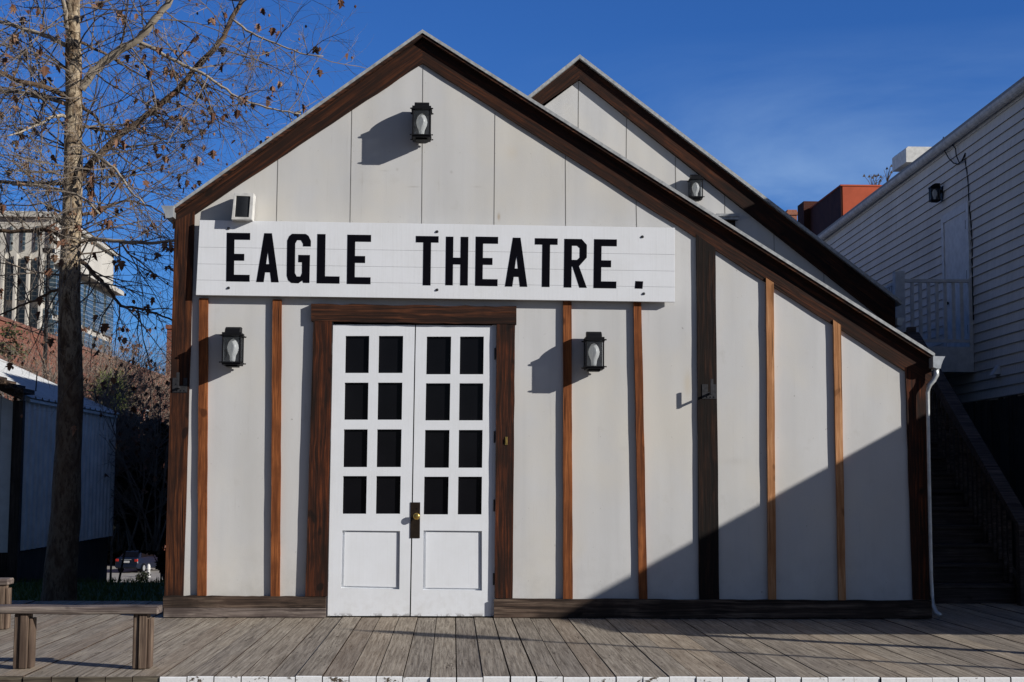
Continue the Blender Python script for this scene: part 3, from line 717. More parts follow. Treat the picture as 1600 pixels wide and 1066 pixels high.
b = MB(); b.prism([t0, i2, at_x(i2, i2l, -2.6), at_x(t0, down(L2, .055), -2.6)], Y2 - .06, Y2); b.build('rake_timber', rm3, RH)
b = MB(); b.prism([(-2.5, -1), (xr2 - .01, -1), at_x(t0, down(R2, .1), xr2 - .01), down(A2, .1), at_x(t0, down(L2, .1), -2.5)], Y2, Y2 + .1)
b.build('wall', M['wall'], RH)
for bb in ((-2.5, -2.4, Y2 + .101, Y2 + 12.9), (xr2 - .11, xr2 - .01, Y2 + .101, Y2 + 12.9), (-2.39, xr2 - .12, Y2 + 12.8, Y2 + 12.9)): MB().box(*bb, -1, 3.1).build('side_wall', M['wall'], RH)
a = PX(1377, 480, Y2 - .055); MB().box(a[0], xr2, Y2 - .055, Y2 - .001, -1, at_x(i2, i2r, xr2)[1] + .02).build('corner_post', M['wood_black'], RH)
for (x0, y0, x1, y1) in [(904, 124, 903.5, 200), (979, 185, 978.5, 252), (1055, 245, 1056, 300), (1132, 303, 1133, 340), (1209, 360, 1210, 400), (1287, 420, 1288, 470)]:
    a = PX(x0, y0, Y2 - .002); b_ = PX(x1, y1, Y2 - .002); MB().add([(a[0] - .004, Y2 - .002, a[1]), (a[0] + .004, Y2 - .002, a[1]), (b_[0] + .004, Y2 - .002, b_[1]), (b_[0] - .004, Y2 - .002, b_[1])], [(0, 1, 2, 3)]).build('panel_seam', M['seam'], RH, fix=False)
a = P(1136, 344, Y2 - .05)
wd = MB().box(a.x - .09, a.x + .11, Y2 - .03, Y2 - .001, a.z - .6, a.z - .002).build('window', M['wood_black'], RH)
MB().box(a.x - .07, a.x + .09, Y2 - .034, Y2 - .0305, a.z - .5, a.z - .03).build('pane', M['pane'], wd)
MB().box(a.x - .14, a.x + .14, Y2 - .11, Y2 - .001, a.z + .0, a.z + .035).box(a.x - .15, a.x + .15, Y2 - .13, Y2 - .001, a.z + .0355, a.z + .07).build('window_hood', M['metal_edge'], wd)
g2 = P(1404, 503, Y2 - .1); gutter(g2.x - .03, g2.z, Y2 - .14, Y2 + 12.8).build('gutter', M['galv'], RH)

# ------------------------------------------------------------------ white clapboard building on the right
WH = empty('clapboard_building', (6.82, 0, 0), -0.031, 'tall white clapboard building in shade along the right edge, beyond the dark stairs', 'building')
Wd = Matrix.Rotation(0.031, 3, 'Z')
def clap_mat():
    m = NT('weathered_white_clapboard', 0.85, 0.1)
    g = m.noise(m.map((3, 3, 40)), 1.0, 6, 0.6); st = m.noise(m.map((22, 22, 1.2)), 1.0, 6, 0.6); big = m.noise(m.map(), 0.9, 5, .6)
    sp = m.noise(m.map(), 14, 4, .7)
    c = m.mix(m.ramp(big, [(0.35, 0.0), (0.7, 1.0)]), (0.68, 0.655, 0.62), (0.56, 0.54, 0.51))
    c = m.mix(m.ramp(st, [(0.48, 0.0), (0.72, 0.35)]), c, (0.34, 0.34, 0.33))
    c = m.mix(m.ramp(sp, [(0.70, 0.0), (0.76, 0.7)]), c, (0.12, 0.11, 0.10))
    m.col(c); m.bump(g, 0.2, 0.003); return m.mat
M['clap'] = clap_mat(); M['trim'] = plain('grey_white_trim', (0.66, 0.66, 0.66), 0.6, 0, 0.25, 10)
EAVE = 5.98; Z0 = 2.25; YF, YE = 0.35, 20.0
pr = []; ex = .129; z = Z0; cs = []
while z < EAVE - .2: cs.append(z); z += ex
b = MB()
for k, z in enumerate(cs):
    # each course a wedge: thick at the bottom
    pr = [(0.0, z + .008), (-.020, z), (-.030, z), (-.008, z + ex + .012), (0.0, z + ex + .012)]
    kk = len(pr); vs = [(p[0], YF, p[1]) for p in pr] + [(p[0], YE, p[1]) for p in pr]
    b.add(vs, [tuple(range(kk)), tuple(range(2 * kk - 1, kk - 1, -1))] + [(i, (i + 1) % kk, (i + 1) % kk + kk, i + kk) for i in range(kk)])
    b.m[-kk] = 1; b.m[-kk + 1] = 1  # near-black underside colour paints in the shade below each course
rj = random.Random(9)
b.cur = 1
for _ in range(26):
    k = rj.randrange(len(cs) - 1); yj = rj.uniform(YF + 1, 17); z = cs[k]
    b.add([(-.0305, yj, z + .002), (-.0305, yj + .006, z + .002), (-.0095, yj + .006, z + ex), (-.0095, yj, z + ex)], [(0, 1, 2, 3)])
b.cur = 0
b.build('clapboard_wall', [M['clap'], plain('painted_board_shade_and_joint', (.035, .035, .04), .9)], WH, world=False)
RZ = 6.5
b = MB(); b.prism([(0.003, -5), (8, -5), (8, EAVE), (4, RZ - .1), (0.003, EAVE - .02)], YF, YF + .1); b.prism([(0.003, -5), (8, -5), (8, EAVE), (4, RZ - .1), (0.003, EAVE - .02)], YE - .1, YE)
b.box(.003, .1, YF + .101, YE - .101, -5, EAVE - .02); b.box(7.9, 8, YF + .101, YE - .101, -5, EAVE)
b.build('wall', M['clap'], WH, world=False)
MB().box(-.03, .0, YF, YE, cs[-1] + ex + .013, EAVE - .02).build('frieze_board', M['trim'], WH, world=False)
b = MB(); b.prism([(-.14, EAVE + .05), (4, RZ + .05), (4, RZ), (-.14, EAVE)], YF - .2, YE + .2); b.prism([(4.0, RZ + .05), (8.2, EAVE + .05), (8.2, EAVE), (4, RZ)], YF - .2, YE + .2)
b.build('roof', M['roof'], WH, world=False)
b = MB(); pp = []
for k in range(9): q = math.pi + math.pi * k / 8; pp.append((-.095 + .065 * math.cos(q), EAVE - .005 + .085 * math.sin(q)))
pp += [(pp[-1][0] - .008, pp[-1][1])] + [(-.095 + .055 * math.cos(math.pi + math.pi * (8 - k) / 8), EAVE - .005 + .072 * math.sin(math.pi + math.pi * (8 - k) / 8)) for k in range(9)]
b.prism(pp, YF - .2, YE + .1); b.build('gutter', plain('dirty_white_gutter', (0.55, 0.54, 0.53), .6, 0, .4, 9), WH, world=False, smooth=False)
b = MB()
r = random.Random(4)
y = YF
while y < 14:
    wv = r.uniform(.12, .16); b.box(-.02 - r.uniform(0, .008), -.001, y, y + wv - .006, -.6, Z0 - .01 + r.uniform(-.02, .0)); y += wv
b.build('lower_boarding', M['skirt'], WH, world=False)
def wl_local(px, py, off=0.0):     # photo pixel -> local (y, z) on the clapboard wall
    d = ray(px, py); dl = Wd @ d; o = Wd @ (CAMP - Vector((6.82, 0, 0)))
    t = (off - o.x) / dl.x; q = o + dl * t; return q.y, q.z
# upper door
ya, z1 = wl_local(1514, 329); yb, _ = wl_local(1479, 345)
FL = 2.98
dr = MB().box(-.035, -.022, ya, yb, FL, z1).build('upper_door', M['trim'], WH, world=False)
b = MB(); b.box(-.05, -.0215, ya - .11, ya - .001, FL, z1 + .11); b.box(-.05, -.0215, yb + .001, yb + .11, FL, z1 + .11); b.box(-.052, -.0215, ya, yb, z1 + .001, z1 + .11)
b.build('door_frame', M['trim'], dr, world=False)
ky = ya + (yb - ya) * .88; MB().tube([(-.036, ky, FL + .72), (-.09, ky, FL + .72)], [.02, .03], 10).build('door_handle', M['black_metal'], dr, world=False)
for zz in (FL + .2, FL + .95, z1 - .25): MB().box(-.045, -.0355, ya + .01, ya + .035, zz, zz + .12).build('hinge', M['black_metal'], dr, world=False)
# landing with railing
PT = M['trim']
LX = -1.02; LY0 = wl_local(1523, 520)[0]; LY1 = LY0 + 3.2
lan_ = MB().box(LX, -.03, LY0, LY1, FL - .10, FL - .02).build('landing', PT, WH, world=False)
MB().box(LX, -.03, LY0 - .035, LY0 - .001, FL - .34, FL - .0).box(LX - .035, LX - .001, LY0 - .035, LY1, FL - .34, FL).build('skirt_board', PT, lan_, world=False)
rl = MB(); rt_ = FL + .92
rl.box(LX + .07, -.03, LY0 - .02, LY0 + .05, rt_ - .04, rt_); rl.box(LX + .07, -.03, LY0 - .0, LY0 + .035, FL + .06, FL + .10)
rl.box(LX - .0, LX + .05, LY0 + .09, LY1, rt_ - .04, rt_); rl.box(LX + .0, LX + .035, LY0 + .09, LY1, FL + .06, FL + .10)
rl.box(-.075, -.022, LY0 - .021, LY0 + .051, FL + .0, rt_ + .02)
for k in range(8):
    x = LX + .16 + k * .112; rl.box(x, x + .045, LY0 + .0, LY0 + .03, FL + .101, rt_ - .041)
for k in range(24):
    y = LY0 + .16 + k * .125; rl.box(LX + .003, LX + .03, y, y + .05, FL + .101, rt_ - .041)
rl.build('railing', PT, lan_, world=False)
MB().box(LX - .06, LX + .069, LY0 - .055, LY0 + .085, FL - .9, rt_ + .10).build('landing_post', PT, lan_, world=False)
MB().box(LX + .1, LX + .2, LY0 + .1, LY0 + .2, -.3, FL - .11).build('support', M['skirt'], lan_, world=False); MB().box(LX + .1, LX + .2, LY1 - .2, LY1 - .1, -.3, FL - .11).build('support', M['skirt'], lan_, world=False)
# small hood vent on wall
yv, zv = wl_local(1563, 579); b = MB(); b.prism_x([(yv - .09, zv - .05), (yv + .09, zv - .05), (yv + .07, zv + .05), (yv - .07, zv + .05)], -.035, -.021)
b.add([(-.036, yv - .09, zv - .05), (-.036, yv + .09, zv - .05), (-.12, yv - .08, zv - .06), (-.12, yv + .08, zv - .06), (-.036, yv + .07, zv + .07), (-.036, yv - .07, zv + .07)], [(0, 1, 3, 2), (2, 3, 4, 5), (0, 2, 5), (1, 4, 3)])
b.build('vent_hood', PT, WH, world=False)
# wall lantern seen side-on
yl_, zl = wl_local(1460, 303, -.14)
c = copy_tree(lan); WM = Matrix.Rotation(-0.031, 3, 'Z')
c.location = Vector((6.82, 0, 0)) + WM @ Vector((-.022, yl_, zl)); c.rotation_euler = (0, 0, -0.031 - math.pi / 2); c['label'] = 'black box lantern seen side-on high on the white clapboard wall'; c.scale = (.75, .75, .8)
# cable
def wpt(px, py, off): y, z = wl_local(px, py, off); return Vector((6.82, 0, 0)) + WM @ Vector((off, y, z))
for cps in ([(1474, 214), (1473, 222), (1476, 236), (1482, 247), (1490, 255), (1497, 257), (1503, 251), (1508, 240)], [(1480, 218), (1487, 225), (1493, 232), (1494, 243), (1499, 255), (1504, 251), (1508, 241)],
            [(1508, 239), (1508, 252), (1511, 270), (1513, 290), (1514, 320), (1517, 345), (1519, 380), (1519, 420), (1520, 460), (1521, 500)]):
    o = MB().tube([wpt(x, y, -.06 if y < 256 and x < 1508 else -.03) for x, y in cps], .0085, 5).build('cable', M['black_metal'])
    tag(o, {1474: 'black cable looping down from the gutter of the white clapboard building', 1480: 'thinner black cable hanging inside the loop under the white building gutter', 1508: 'long thin black cable running down the clapboard wall beside the upper door'}[cps[0][0]], 'cable', 'cables on the clapboard wall')
# rooftop box
a = P(1415, 256, 12.0)
VB = MB(); x0 = P(1416, 245, 11.5).x; z0 = P(1415, 256, 11.5).z; z1 = P(1415, 229, 11.5).z
VB.prism([(x0, z0 + .03), (x0 + .8, z0 + .03), (x0 + .8, z1), (x0 + .03, z1), (x0, z1 - .03)], 11.5, 12.3)
vb = VB.build('rooftop_vent', M['box_white']); vb.location = (0, 0, 0)
MB().box(x0 + .25, x0 + .7, 11.7, 12.2, z0 - .6, z0 - .002).build('duct', M['iron'], vb, world=False)
tag(vb, 'flat white metal vent box on the roof of the clapboard building', 'vent')

# ------------------------------------------------------------------ dark stairs
ST = empty('staircase', (4.9, 1.5, 0), 0, 'dark wooden stairs rising between the theatre and the clapboard building', 'stairs')
SX0, SX1 = 4.35, 5.42; rise, run, NS = .18, .275, 11; Y0s = 1.63
for k in range(NS):
    y = Y0s + run * k; z = rise * (k + 1)
    MB().box(SX0, SX1, y - .02, y + run + .0, z - .035, z).box(SX0 + .001, SX1 - .001, y + .002, y + .02, z - rise, z - .036).build('step', M['stair'], ST, bevel=.004)
PZ = rise * NS; yP = Y0s + run * NS
MB().box(SX0, SX1 + .02, yP + .001, yP + 4.4, PZ - .05, PZ).box(SX1 - .1, SX1, yP + .01, yP + .11, -.3, PZ - .051).build('platform', M['stair'], ST)
for xs_ in (SX0 - .05, SX1 + .003):
    b = MB(); b.prism_x([(Y0s - .1, 0.0), (Y0s + .1, .0), (yP + .05, PZ - .35), (yP + .05, PZ + .02), (Y0s - .1, .2)], xs_, xs_ + .045); b.build('stringer', M['skirt'], ST)
def rail(x, nm='handrail'):
    b = MB(); h = .88
    b.prism_x([(Y0s - .35, h - .18), (Y0s - .35, h + .03 - .15), (yP, PZ + h + .06), (yP, PZ + h - .12)], x - .02, x + .12)
    b.build(nm, M['stair'], ST)
    MB().box(x, x + .09, yP + .001, yP + .10, PZ, PZ + h + .12).build('newel_post', M['stair'], ST); MB().box(x, x + .09, Y0s - .3, Y0s - .2, 0, h - .15).build('newel_post', M['stair'], ST)
    b = MB()
    for k in range(NS * 2 - 1):
        y = Y0s + run * k / 2 + .05; z = rise * (k / 2 + .6); b.box(x + .03, x + .06, y, y + .035, z - .05, z + h - .19)
    b.build('balusters', M['stair'], ST)
    b = MB(); b.box(x - .01, x + .09, yP + .101, yP + 3.6, PZ + h + .02, PZ + h + .07)
    for k in range(22): b.box(x + .03, x + .06, yP + .25 + k * .15, yP + .29 + k * .15, PZ, PZ + h + .018)
    b.build('platform_rail', M['stair'], ST)
rail(SX1 - .06); rail(SX0 - .08)

# ------------------------------------------------------------------ far right: red building and chimney
def brick_mat(name, a, b_, mo, sc, rotz=(0, 0, 0)):
    m = NT(name, 0.85, 0.1); t = m.n('ShaderNodeTexBrick'); t.inputs['Scale'].default_value = sc
    t.inputs['Color1'].default_value = rgb(a); t.inputs['Color2'].default_value = rgb(b_); t.inputs['Mortar'].default_value = rgb(mo); t.inputs['Mortar Size'].default_value = .012
    s = m.sep(); cc = m.n('ShaderNodeCombineXYZ'); m.link(m.math('ADD', s[0], s[1]), cc.inputs[0]); m.link(s[2], cc.inputs[1]); m.link(cc.outputs[0], t.inputs['Vector'])
    n = m.noise(m.map(), .7, 6, .65); m.col(m.mix(m.ramp(n, [(.4, 0.0), (.75, .7)]), t.outputs[0], tuple(q * .55 for q in a))); m.bump(t.outputs[1], -.3, .01); return m.mat
YRB = 32.2
a = P(1314, 291, YRB)
RB = empty('red_building', (a.x + 2, YRB, -5), 0, 'flat-topped orange-red block showing behind the white clapboard roof', 'building')
RBm = plain('orange_red_render', (0.55, 0.11, 0.05), .8, 0, .35, 1.3)
MB().box(a.x + .05, a.x + 9, YRB, YRB + 4.9, -5, a.z).build('wall', RBm, RB)
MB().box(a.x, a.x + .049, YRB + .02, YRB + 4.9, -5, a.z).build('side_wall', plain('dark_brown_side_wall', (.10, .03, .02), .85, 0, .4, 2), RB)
MB().box(a.x - .02, a.x + 9.06, YRB - .02, YRB + 4.96, a.z + .001, a.z + .05).build('parapet_cap', RBm, RB)
b = MB(); c_ = P(1263, 318, YRB + 4.4); b.box(c_.x - .25, c_.x + .45, YRB + 4.0, YRB + 4.9, a.z - 1.5 if False else c_.z - 1.5, c_.z); b.build('chimney', brick_mat('dark_red_brick', (.10, .035, .025), (.08, .03, .02), (.08, .07, .06), 4), RB)
# weeds on its top
b = MB(); r = random.Random(2)
for (px, py) in ((1363, 290), (1370, 291), (1386, 280)):
    q = P(px, py, YRB + .3)
    for k in range(7):
        d = Vector((r.uniform(-.3, .3), r.uniform(-.1, .1), r.uniform(.15, .42))); b.tube([q + Vector((0, 0, -.1)), q + d * .5, q + d], [.012, .009, .006], 3)
        if r.random() < .6: e = q + d; b.add([e + Vector((-.05, 0, -.03)), e + Vector((.05, 0, -.02)), e + Vector((0.01, .02, .07))], [(0, 1, 2)])
o = b.build('weed', plain('dry_weed', (.08, .06, .04), .9)); tag(o, 'thin dry weeds sprouting from the top of the orange-red block', 'weeds')
a = P(1238, 336, 40)
CH = MB(); CH.box(a.x - .17, a.x + .17, 40, 40.5, -3, a.z + .0); CH.box(a.x - .21, a.x + .21, 39.96, 40.54, a.z + .001, a.z + .12); CH.box(a.x - .17, a.x + .17, 40, 40.5, a.z + .121, a.z + .19)
o = CH.build('chimney_stack', brick_mat('chimney_brick', (.42, .17, .10), (.35, .13, .08), (.4, .35, .3), 5)); tag(o, 'small red brick chimney stack peeking over the rear hall roof', 'chimney')

# ------------------------------------------------------------------ awning and lamp post of the neighbour (cast the shadows seen on wall and deck)
AW = empty('awning', (9, -2.2, 0), 0, 'sloping timber awning over the boardwalk right of the theatre', 'awning')
CX, CY, CZ = 6.83, -4.30, 2.48
yw = 0.30; zw = CZ + .18 * (yw - CY)
MB().prism_x([(CY, CZ), (yw, zw), (yw, zw - .10), (CY, CZ - .10)], CX, CX + 11).build('roof', M['roof'], AW)
for k in range(3): MB().box(CX + .02 + k * 3.2, CX + .13 + k * 3.2, CY + .05, CY + .16, -.42, CZ - .08).build('post', M['skirt'], AW)
LP = empty('lamp_post', (9.9, -6.6, -.42), 0, 'slim black street lamp standing by the road right of the theatre', 'street lamp')
tip = Vector((-.67, -1.10, 0)) + SUN * 5.35
LP.location = (tip.x, tip.y, -.42)
MB().tube([(tip.x, tip.y, -.42), (tip.x, tip.y, .2), (tip.x, tip.y, .25), (tip.x, tip.y, tip.z - .55)], [.09, .08, .045, .03], 12).build('pole', M['black_metal'], LP)
MB().lathe([(.03, -.55), (.10, -.5), (.13, -.25), (.09, -.08), (.03, -.03), (.01, .1)], (tip.x, tip.y, tip.z), 12).build('lamp_head', M['black_metal'], LP)

# ------------------------------------------------------------------ rail benches on the left
def bench(x0, x1, y, h, posts, label, th=.046):
    o = empty('rail_bench', ((x0 + x1) / 2, y, 0), 0, label, 'bench', 'low timber rail benches along the boardwalk')
    r = random.Random(int(x0 * 10)); b = MB(); n = 10; vs = []
    pts = [(x0 + (x1 - x0) * k / n) for k in range(n + 1)]
    prof = [(-.08, -.5), (-.09, .15), (-.07, .5), (.07, .5), (.09, .15), (.08, -.5)]
    for x in pts:
        j = r.uniform(-.004, .004)
        for (dy, dz) in prof: vs.append((x, y + dy, h - th / 2 + dz * th + j))
    m_ = len(prof); fs = [tuple(range(m_)), tuple(range(n * m_, n * m_ + m_))[::-1]] + [(k * m_ + q, k * m_ + (q + 1) % m_, (k + 1) * m_ + (q + 1) % m_, (k + 1) * m_ + q) for k in range(n) for q in range(m_)]
    b.add(vs, fs); b.build('top_rail', M['wood_bench_top'], o, bevel=.006)
    for xp in posts:
        b = MB(); b.box(xp - .062, xp - .028, y - .05, y + .05, .003, h - th - .002); b.box(xp - .025, xp + .022, y - .062, y + .055, .003, h - th - .002); b.box(xp + .024, xp + .044, y - .04, y + .06, .003, h - th - .03)
        b.build('leg', M['wood_bench'], o, bevel=.005)
    return o
yb_ = PG(41, 1046, 0).y + .06
x1 = P(250, 955, yb_).x; pa = P(41, 1000, yb_).x; pb = P(226, 1000, yb_).x; hz = P(120, 946, yb_).z
bench(x1 - 2.6, x1, yb_, hz, [pa, pb, pa - .9], 'long weathered grey rail bench at the front edge of the boardwalk')
yb2 = PG(6, 984, 0).y + .05; x1 = P(17, 908, yb2).x; hz = P(5, 903, yb2).z
bench(x1 - 2.0, x1, yb2, hz, [P(5, 950, yb2).x, x1 - 1.6], 'second rail bench further back, cut off by the left edge')

# ------------------------------------------------------------------ white shed on the left
YN, YFR = 8.5, 14.1
xs_ = -6.02
SH = empty('shed', (-8, YN, 0), 0, 'white corrugated shed with sloping metal roof behind the tree at far left', 'shed')
M['corr'] = plain('white_corrugated_sheet', (0.82, 0.80, 0.74), .55, 0, .3, 3)
ze = P(188, 645, YFR).z; zbs = P(187, 838, YFR).z
b = MB(); pr = []; y = YN + .08; k = 0
per = .26
ys_ = []
while y < YFR:
    for (dy, dx) in ((0, 0), (.10, 0), (.13, .025), (.22, .025)): ys_.append((y + dy, dx))
    y += per
vs = []
for (yy_, dx) in ys_: vs += [(xs_ + dx, yy_, zbs), (xs_ + dx, yy_, ze)]
b.add(vs, [(2 * i, 2 * i + 2, 2 * i + 3, 2 * i + 1) for i in range(len(ys_) - 1)]); b.box(xs_ - .06, xs_ - .01, YN + .05, YFR, zbs, ze - .01)
b.build('side_wall', M['corr'], SH, fix=False)
sl_ = .45; RX = xs_ - 2.2
b = MB(); rxs = []
vs = []; k = 0; y = YN + .15
while y < YFR + .1:
    for (dy, dz) in ((0, 0), (.14, 0), (.17, .03), (.22, .03), (.25, 0)):
        vs += [(xs_ + .08, y + dy, ze - .03 + dz), (RX, y + dy, ze + sl_ * (xs_ - RX) + dz)]
    y += .36
b.add(vs, [(2 * i, 2 * i + 1, 2 * i + 3, 2 * i + 2) for i in range(len(vs) // 2 - 1)]); 
b.prism([(xs_ + .06, ze - .05), (RX, ze + sl_ * (xs_ - RX) - .03), (2 * RX - xs_, ze - .05), (2 * RX - xs_, ze - .09), (RX, ze + sl_ * (xs_ - RX) - .09), (xs_ + .06, ze - .09)], YN + .15, YFR + .1)
b.build('metal_roof', plain('white_metal_roof', (0.66, 0.67, 0.66), .5, .1, .2, 4), SH, fix=False)
b = MB(); x = RX - 1.5; r = random.Random(8)
while x < xs_ - .12:
    wv = .2; zt_ = ze + sl_ * (xs_ - max(x, RX)) - .14 if x > RX else ze + .7
    b.prism([(x + .004, zbs - .02), (x + wv - .004, zbs - .02), (x + wv - .004, ze + sl_ * (xs_ - max(x + wv, RX)) - .16), (x + .004, ze + sl_ * (xs_ - max(x, RX)) - .16)], YN, YN + .03); x += wv
b.build('front_boards', plain('pale_front_boards', (0.66, 0.66, 0.64), .6, 0, .2, 5), SH)
b = MB(); b.prism([(xs_ + .10, ze - .10), (xs_ + .10, ze + .06), (RX, ze + sl_ * (xs_ - RX) + .09), (RX, ze + sl_ * (xs_ - RX) - .12)], YN - .35, YN - .30)
n = 18
for k in range(n):
    xa = xs_ + .12 - k * .13; b.box(xa - .125, xa, YN - .42, YN + .14, ze + .03 + sl_ * (xs_ - xa) + .03, ze + .075 + sl_ * (xs_ - xa) + .05)
b.build('porch_roof', wood('brown_shakes', (.015, .010, .008), (.06, .04, .028), (.16, .11, .07), 'Y'), SH)
MB().box(xs_ - .12, xs_ + .02, YN - .06, YN + .06, -.3, ze - .08).build('corner_post', M['skirt'], SH)
MB().box(RX - 2.2, xs_ - .02, YN + .03, YFR, -.9, zbs - .03).build('foundation', M['skirt'], SH)
MB().box(2 * RX - xs_, RX - 1.4, YN + .04, YFR - .1, zbs - .02, ze - .1).box(RX - 1.4, xs_ - .1, YFR - .1, YFR - .01, zbs, ze - .02).build('back_wall', M['corr'], SH)
a = P(56, 606, YN + .4); MB().tube([(a.x, YN + .4, a.z - .05), (a.x + .01, YN + .4, P(57, 581, YN + .4).z)], .009, 5).build('roof_rod', M['black_metal'], SH)

# ------------------------------------------------------------------ far left buildings
BB = empty('brick_building', (-40, 110, -5), 0, 'long red brick building receding behind the bare shrubs', 'building')
bm_ = brick_mat('red_brick', (.26, .095, .06), (.19, .07, .05), (.24, .17, .13), 1.1)
yA = 100.0; xA = P(-60, 500, yA).x
zt_ = P(0, 500, PXX(0, 500, xA).y).z
MB().box(xA - 34, xA, yA, yA + 85, -6, zt_).build('wall', bm_, BB)
for k in range(6):
    y = yA + 8 + k * 12
    w1 = MB().box(xA - .02, xA + .05, y, y + 3, zt_ - 8, zt_ - 4.5).build('window', M['trim'], BB)
    MB().box(xA + .051, xA + .07, y + .2, y + 2.8, zt_ - 7.8, zt_ - 4.7).build('pane', M['pane'], w1)
MB().box(xA - 34.1, xA + .15, yA - .08, yA + 85.08, zt_ + .001, zt_ + .3).build('coping', plain('brick_coping', (.22, .10, .07), .8), BB)
a = P(261, 514, 98)
o = MB().box(a.x, a.x + 4, 98, 102, -6, a.z).box(a.x - .1, a.x + 4.1, 97.9, 102.1, a.z + .001, a.z + .3).build('brick_block', bm_); tag(o, 'narrow brown brick block glimpsed beside the theatre corner post', 'building')

OT = empty('office_tower', P(80, 700, 137), 0, 'pale stone office tower with tall dark windows and a rounded corner, far left', 'tower')
stone = plain('pale_stone', (0.56, 0.53, 0.47), .8, 0, .2, .25)
def gl_mat():
    m = NT('tower_glazing', .15, .6); t = m.n('ShaderNodeTexBrick'); t.inputs['Scale'].default_value = .55; t.offset = 0; t.inputs['Mortar Size'].default_value = .03
    t.inputs['Color1'].default_value = rgb((.03, .05, .07)); t.inputs['Color2'].default_value = rgb((.05, .08, .10)); t.inputs['Mortar'].default_value = rgb((.18, .20, .2))
    s = m.sep(); cc = m.n('ShaderNodeCombineXYZ'); m.link(s[0], cc.inputs[0]); m.link(s[2], cc.inputs[1]); m.link(cc.outputs[0], t.inputs['Vector']); m.col(t.outputs[0]); return m.mat
GLZ = gl_mat()
YT = 137.0
zt = P(40, 330, YT).z
xl_, xr_ = P(-220, 400, YT).x, P(84, 400, YT).x
arc = []
pe = P(178, 400, YT + 26)
for k in range(9):
    t = k / 8 * math.pi / 2; arc.append((xr_ + (pe.x - xr_) * math.sin(t), YT + (26) * (1 - math.cos(t))))
def extr(fp, z0, z1, nm, mt):
    k = len(fp); vs = [(x, y, z0) for x, y in fp] + [(x, y, z1) for x, y in fp]
    return MB().add(vs, [tuple(range(k))[::-1], tuple(range(k, 2 * k))] + [(i, (i + 1) % k, (i + 1) % k + k, i + k) for i in range(k)]).build(nm, mt, OT)
fp = [(xl_, YT)] + arc + [(pe.x * 1.3, YT + 70), (xl_ * 1.3, YT + 70)]
extr(fp, -6, zt, 'wall', stone)
def zz(py, Y=YT): return P(40, py, Y).z
for x0 in range(-205, 60, 20):
    for (dx0, dx1, y0, y1) in ((0, 13, 407, 470), (0, 13, 482, 520), (4, 7, 354, 392)):
        a, b_ = P(x0 + 17 - 0.3 + dx0, 400, YT).x, P(x0 + 17 + dx1, 400, YT).x
        w1 = MB().box(a, b_, YT - .25, YT - .01, zz(y1), zz(y0)).build('window', GLZ, OT)
for x0 in range(-205, 60, 20):
    a, b_ = P(x0 + 11.5, 400, YT).x, P(x0 + 15.5, 400, YT).x
    MB().box(a, b_, YT - 1.0, YT - .02, zz(560), zz(398)).build('pilaster', stone, OT)
MB().box(xl_, xr_, YT - .6, YT - .03, zz(340), zz(333)).build('string_course', stone, OT)
for i in range(len(arc) - 1):
    (xa, ya_), (xb, yb1) = arc[i], arc[i + 1]
    d = Vector((xb - xa, yb1 - ya_, 0)); L_ = d.length; d.normalize(); nr = Vector((d.y, -d.x, 0))
    Mx = Matrix(((d.x, -nr.x, 0, xa), (d.y, -nr.y, 0, ya_), (0, 0, 1, 0), (0, 0, 0, 1)))
    for (z0, z1) in ((zz(560), zz(500)), (zz(490), zz(420))):
        MB().box(.12 * L_, .88 * L_, -.3, -.02, z0, z1, Mx).build('window', GLZ, OT)
    MB().box(0, L_, -1.3, -.02, zz(412), zz(404), Mx).build('canopy', stone, OT)
    MB().box(0, L_, -.5, -.02, zz(340), zz(334), Mx).build('string_course', stone, OT)
a = P(76, 395, 60); b_ = P(77, 528, 60)
LS = empty('light_mast', (a.x, 60, -5.4), 0, 'thin dark mast standing in front of the office tower', 'mast')
MB().tube([(a.x, 60, -5.4), (a.x, 60, 3), (a.x, 60, a.z)], [.16, .12, .08], 8).build('pole', M['black_metal'], LS)
MB().box(a.x - .25, a.x + .25, 59.8, 60.2, a.z + .001, a.z + .2).build('lamp_head', M['black_metal'], LS)

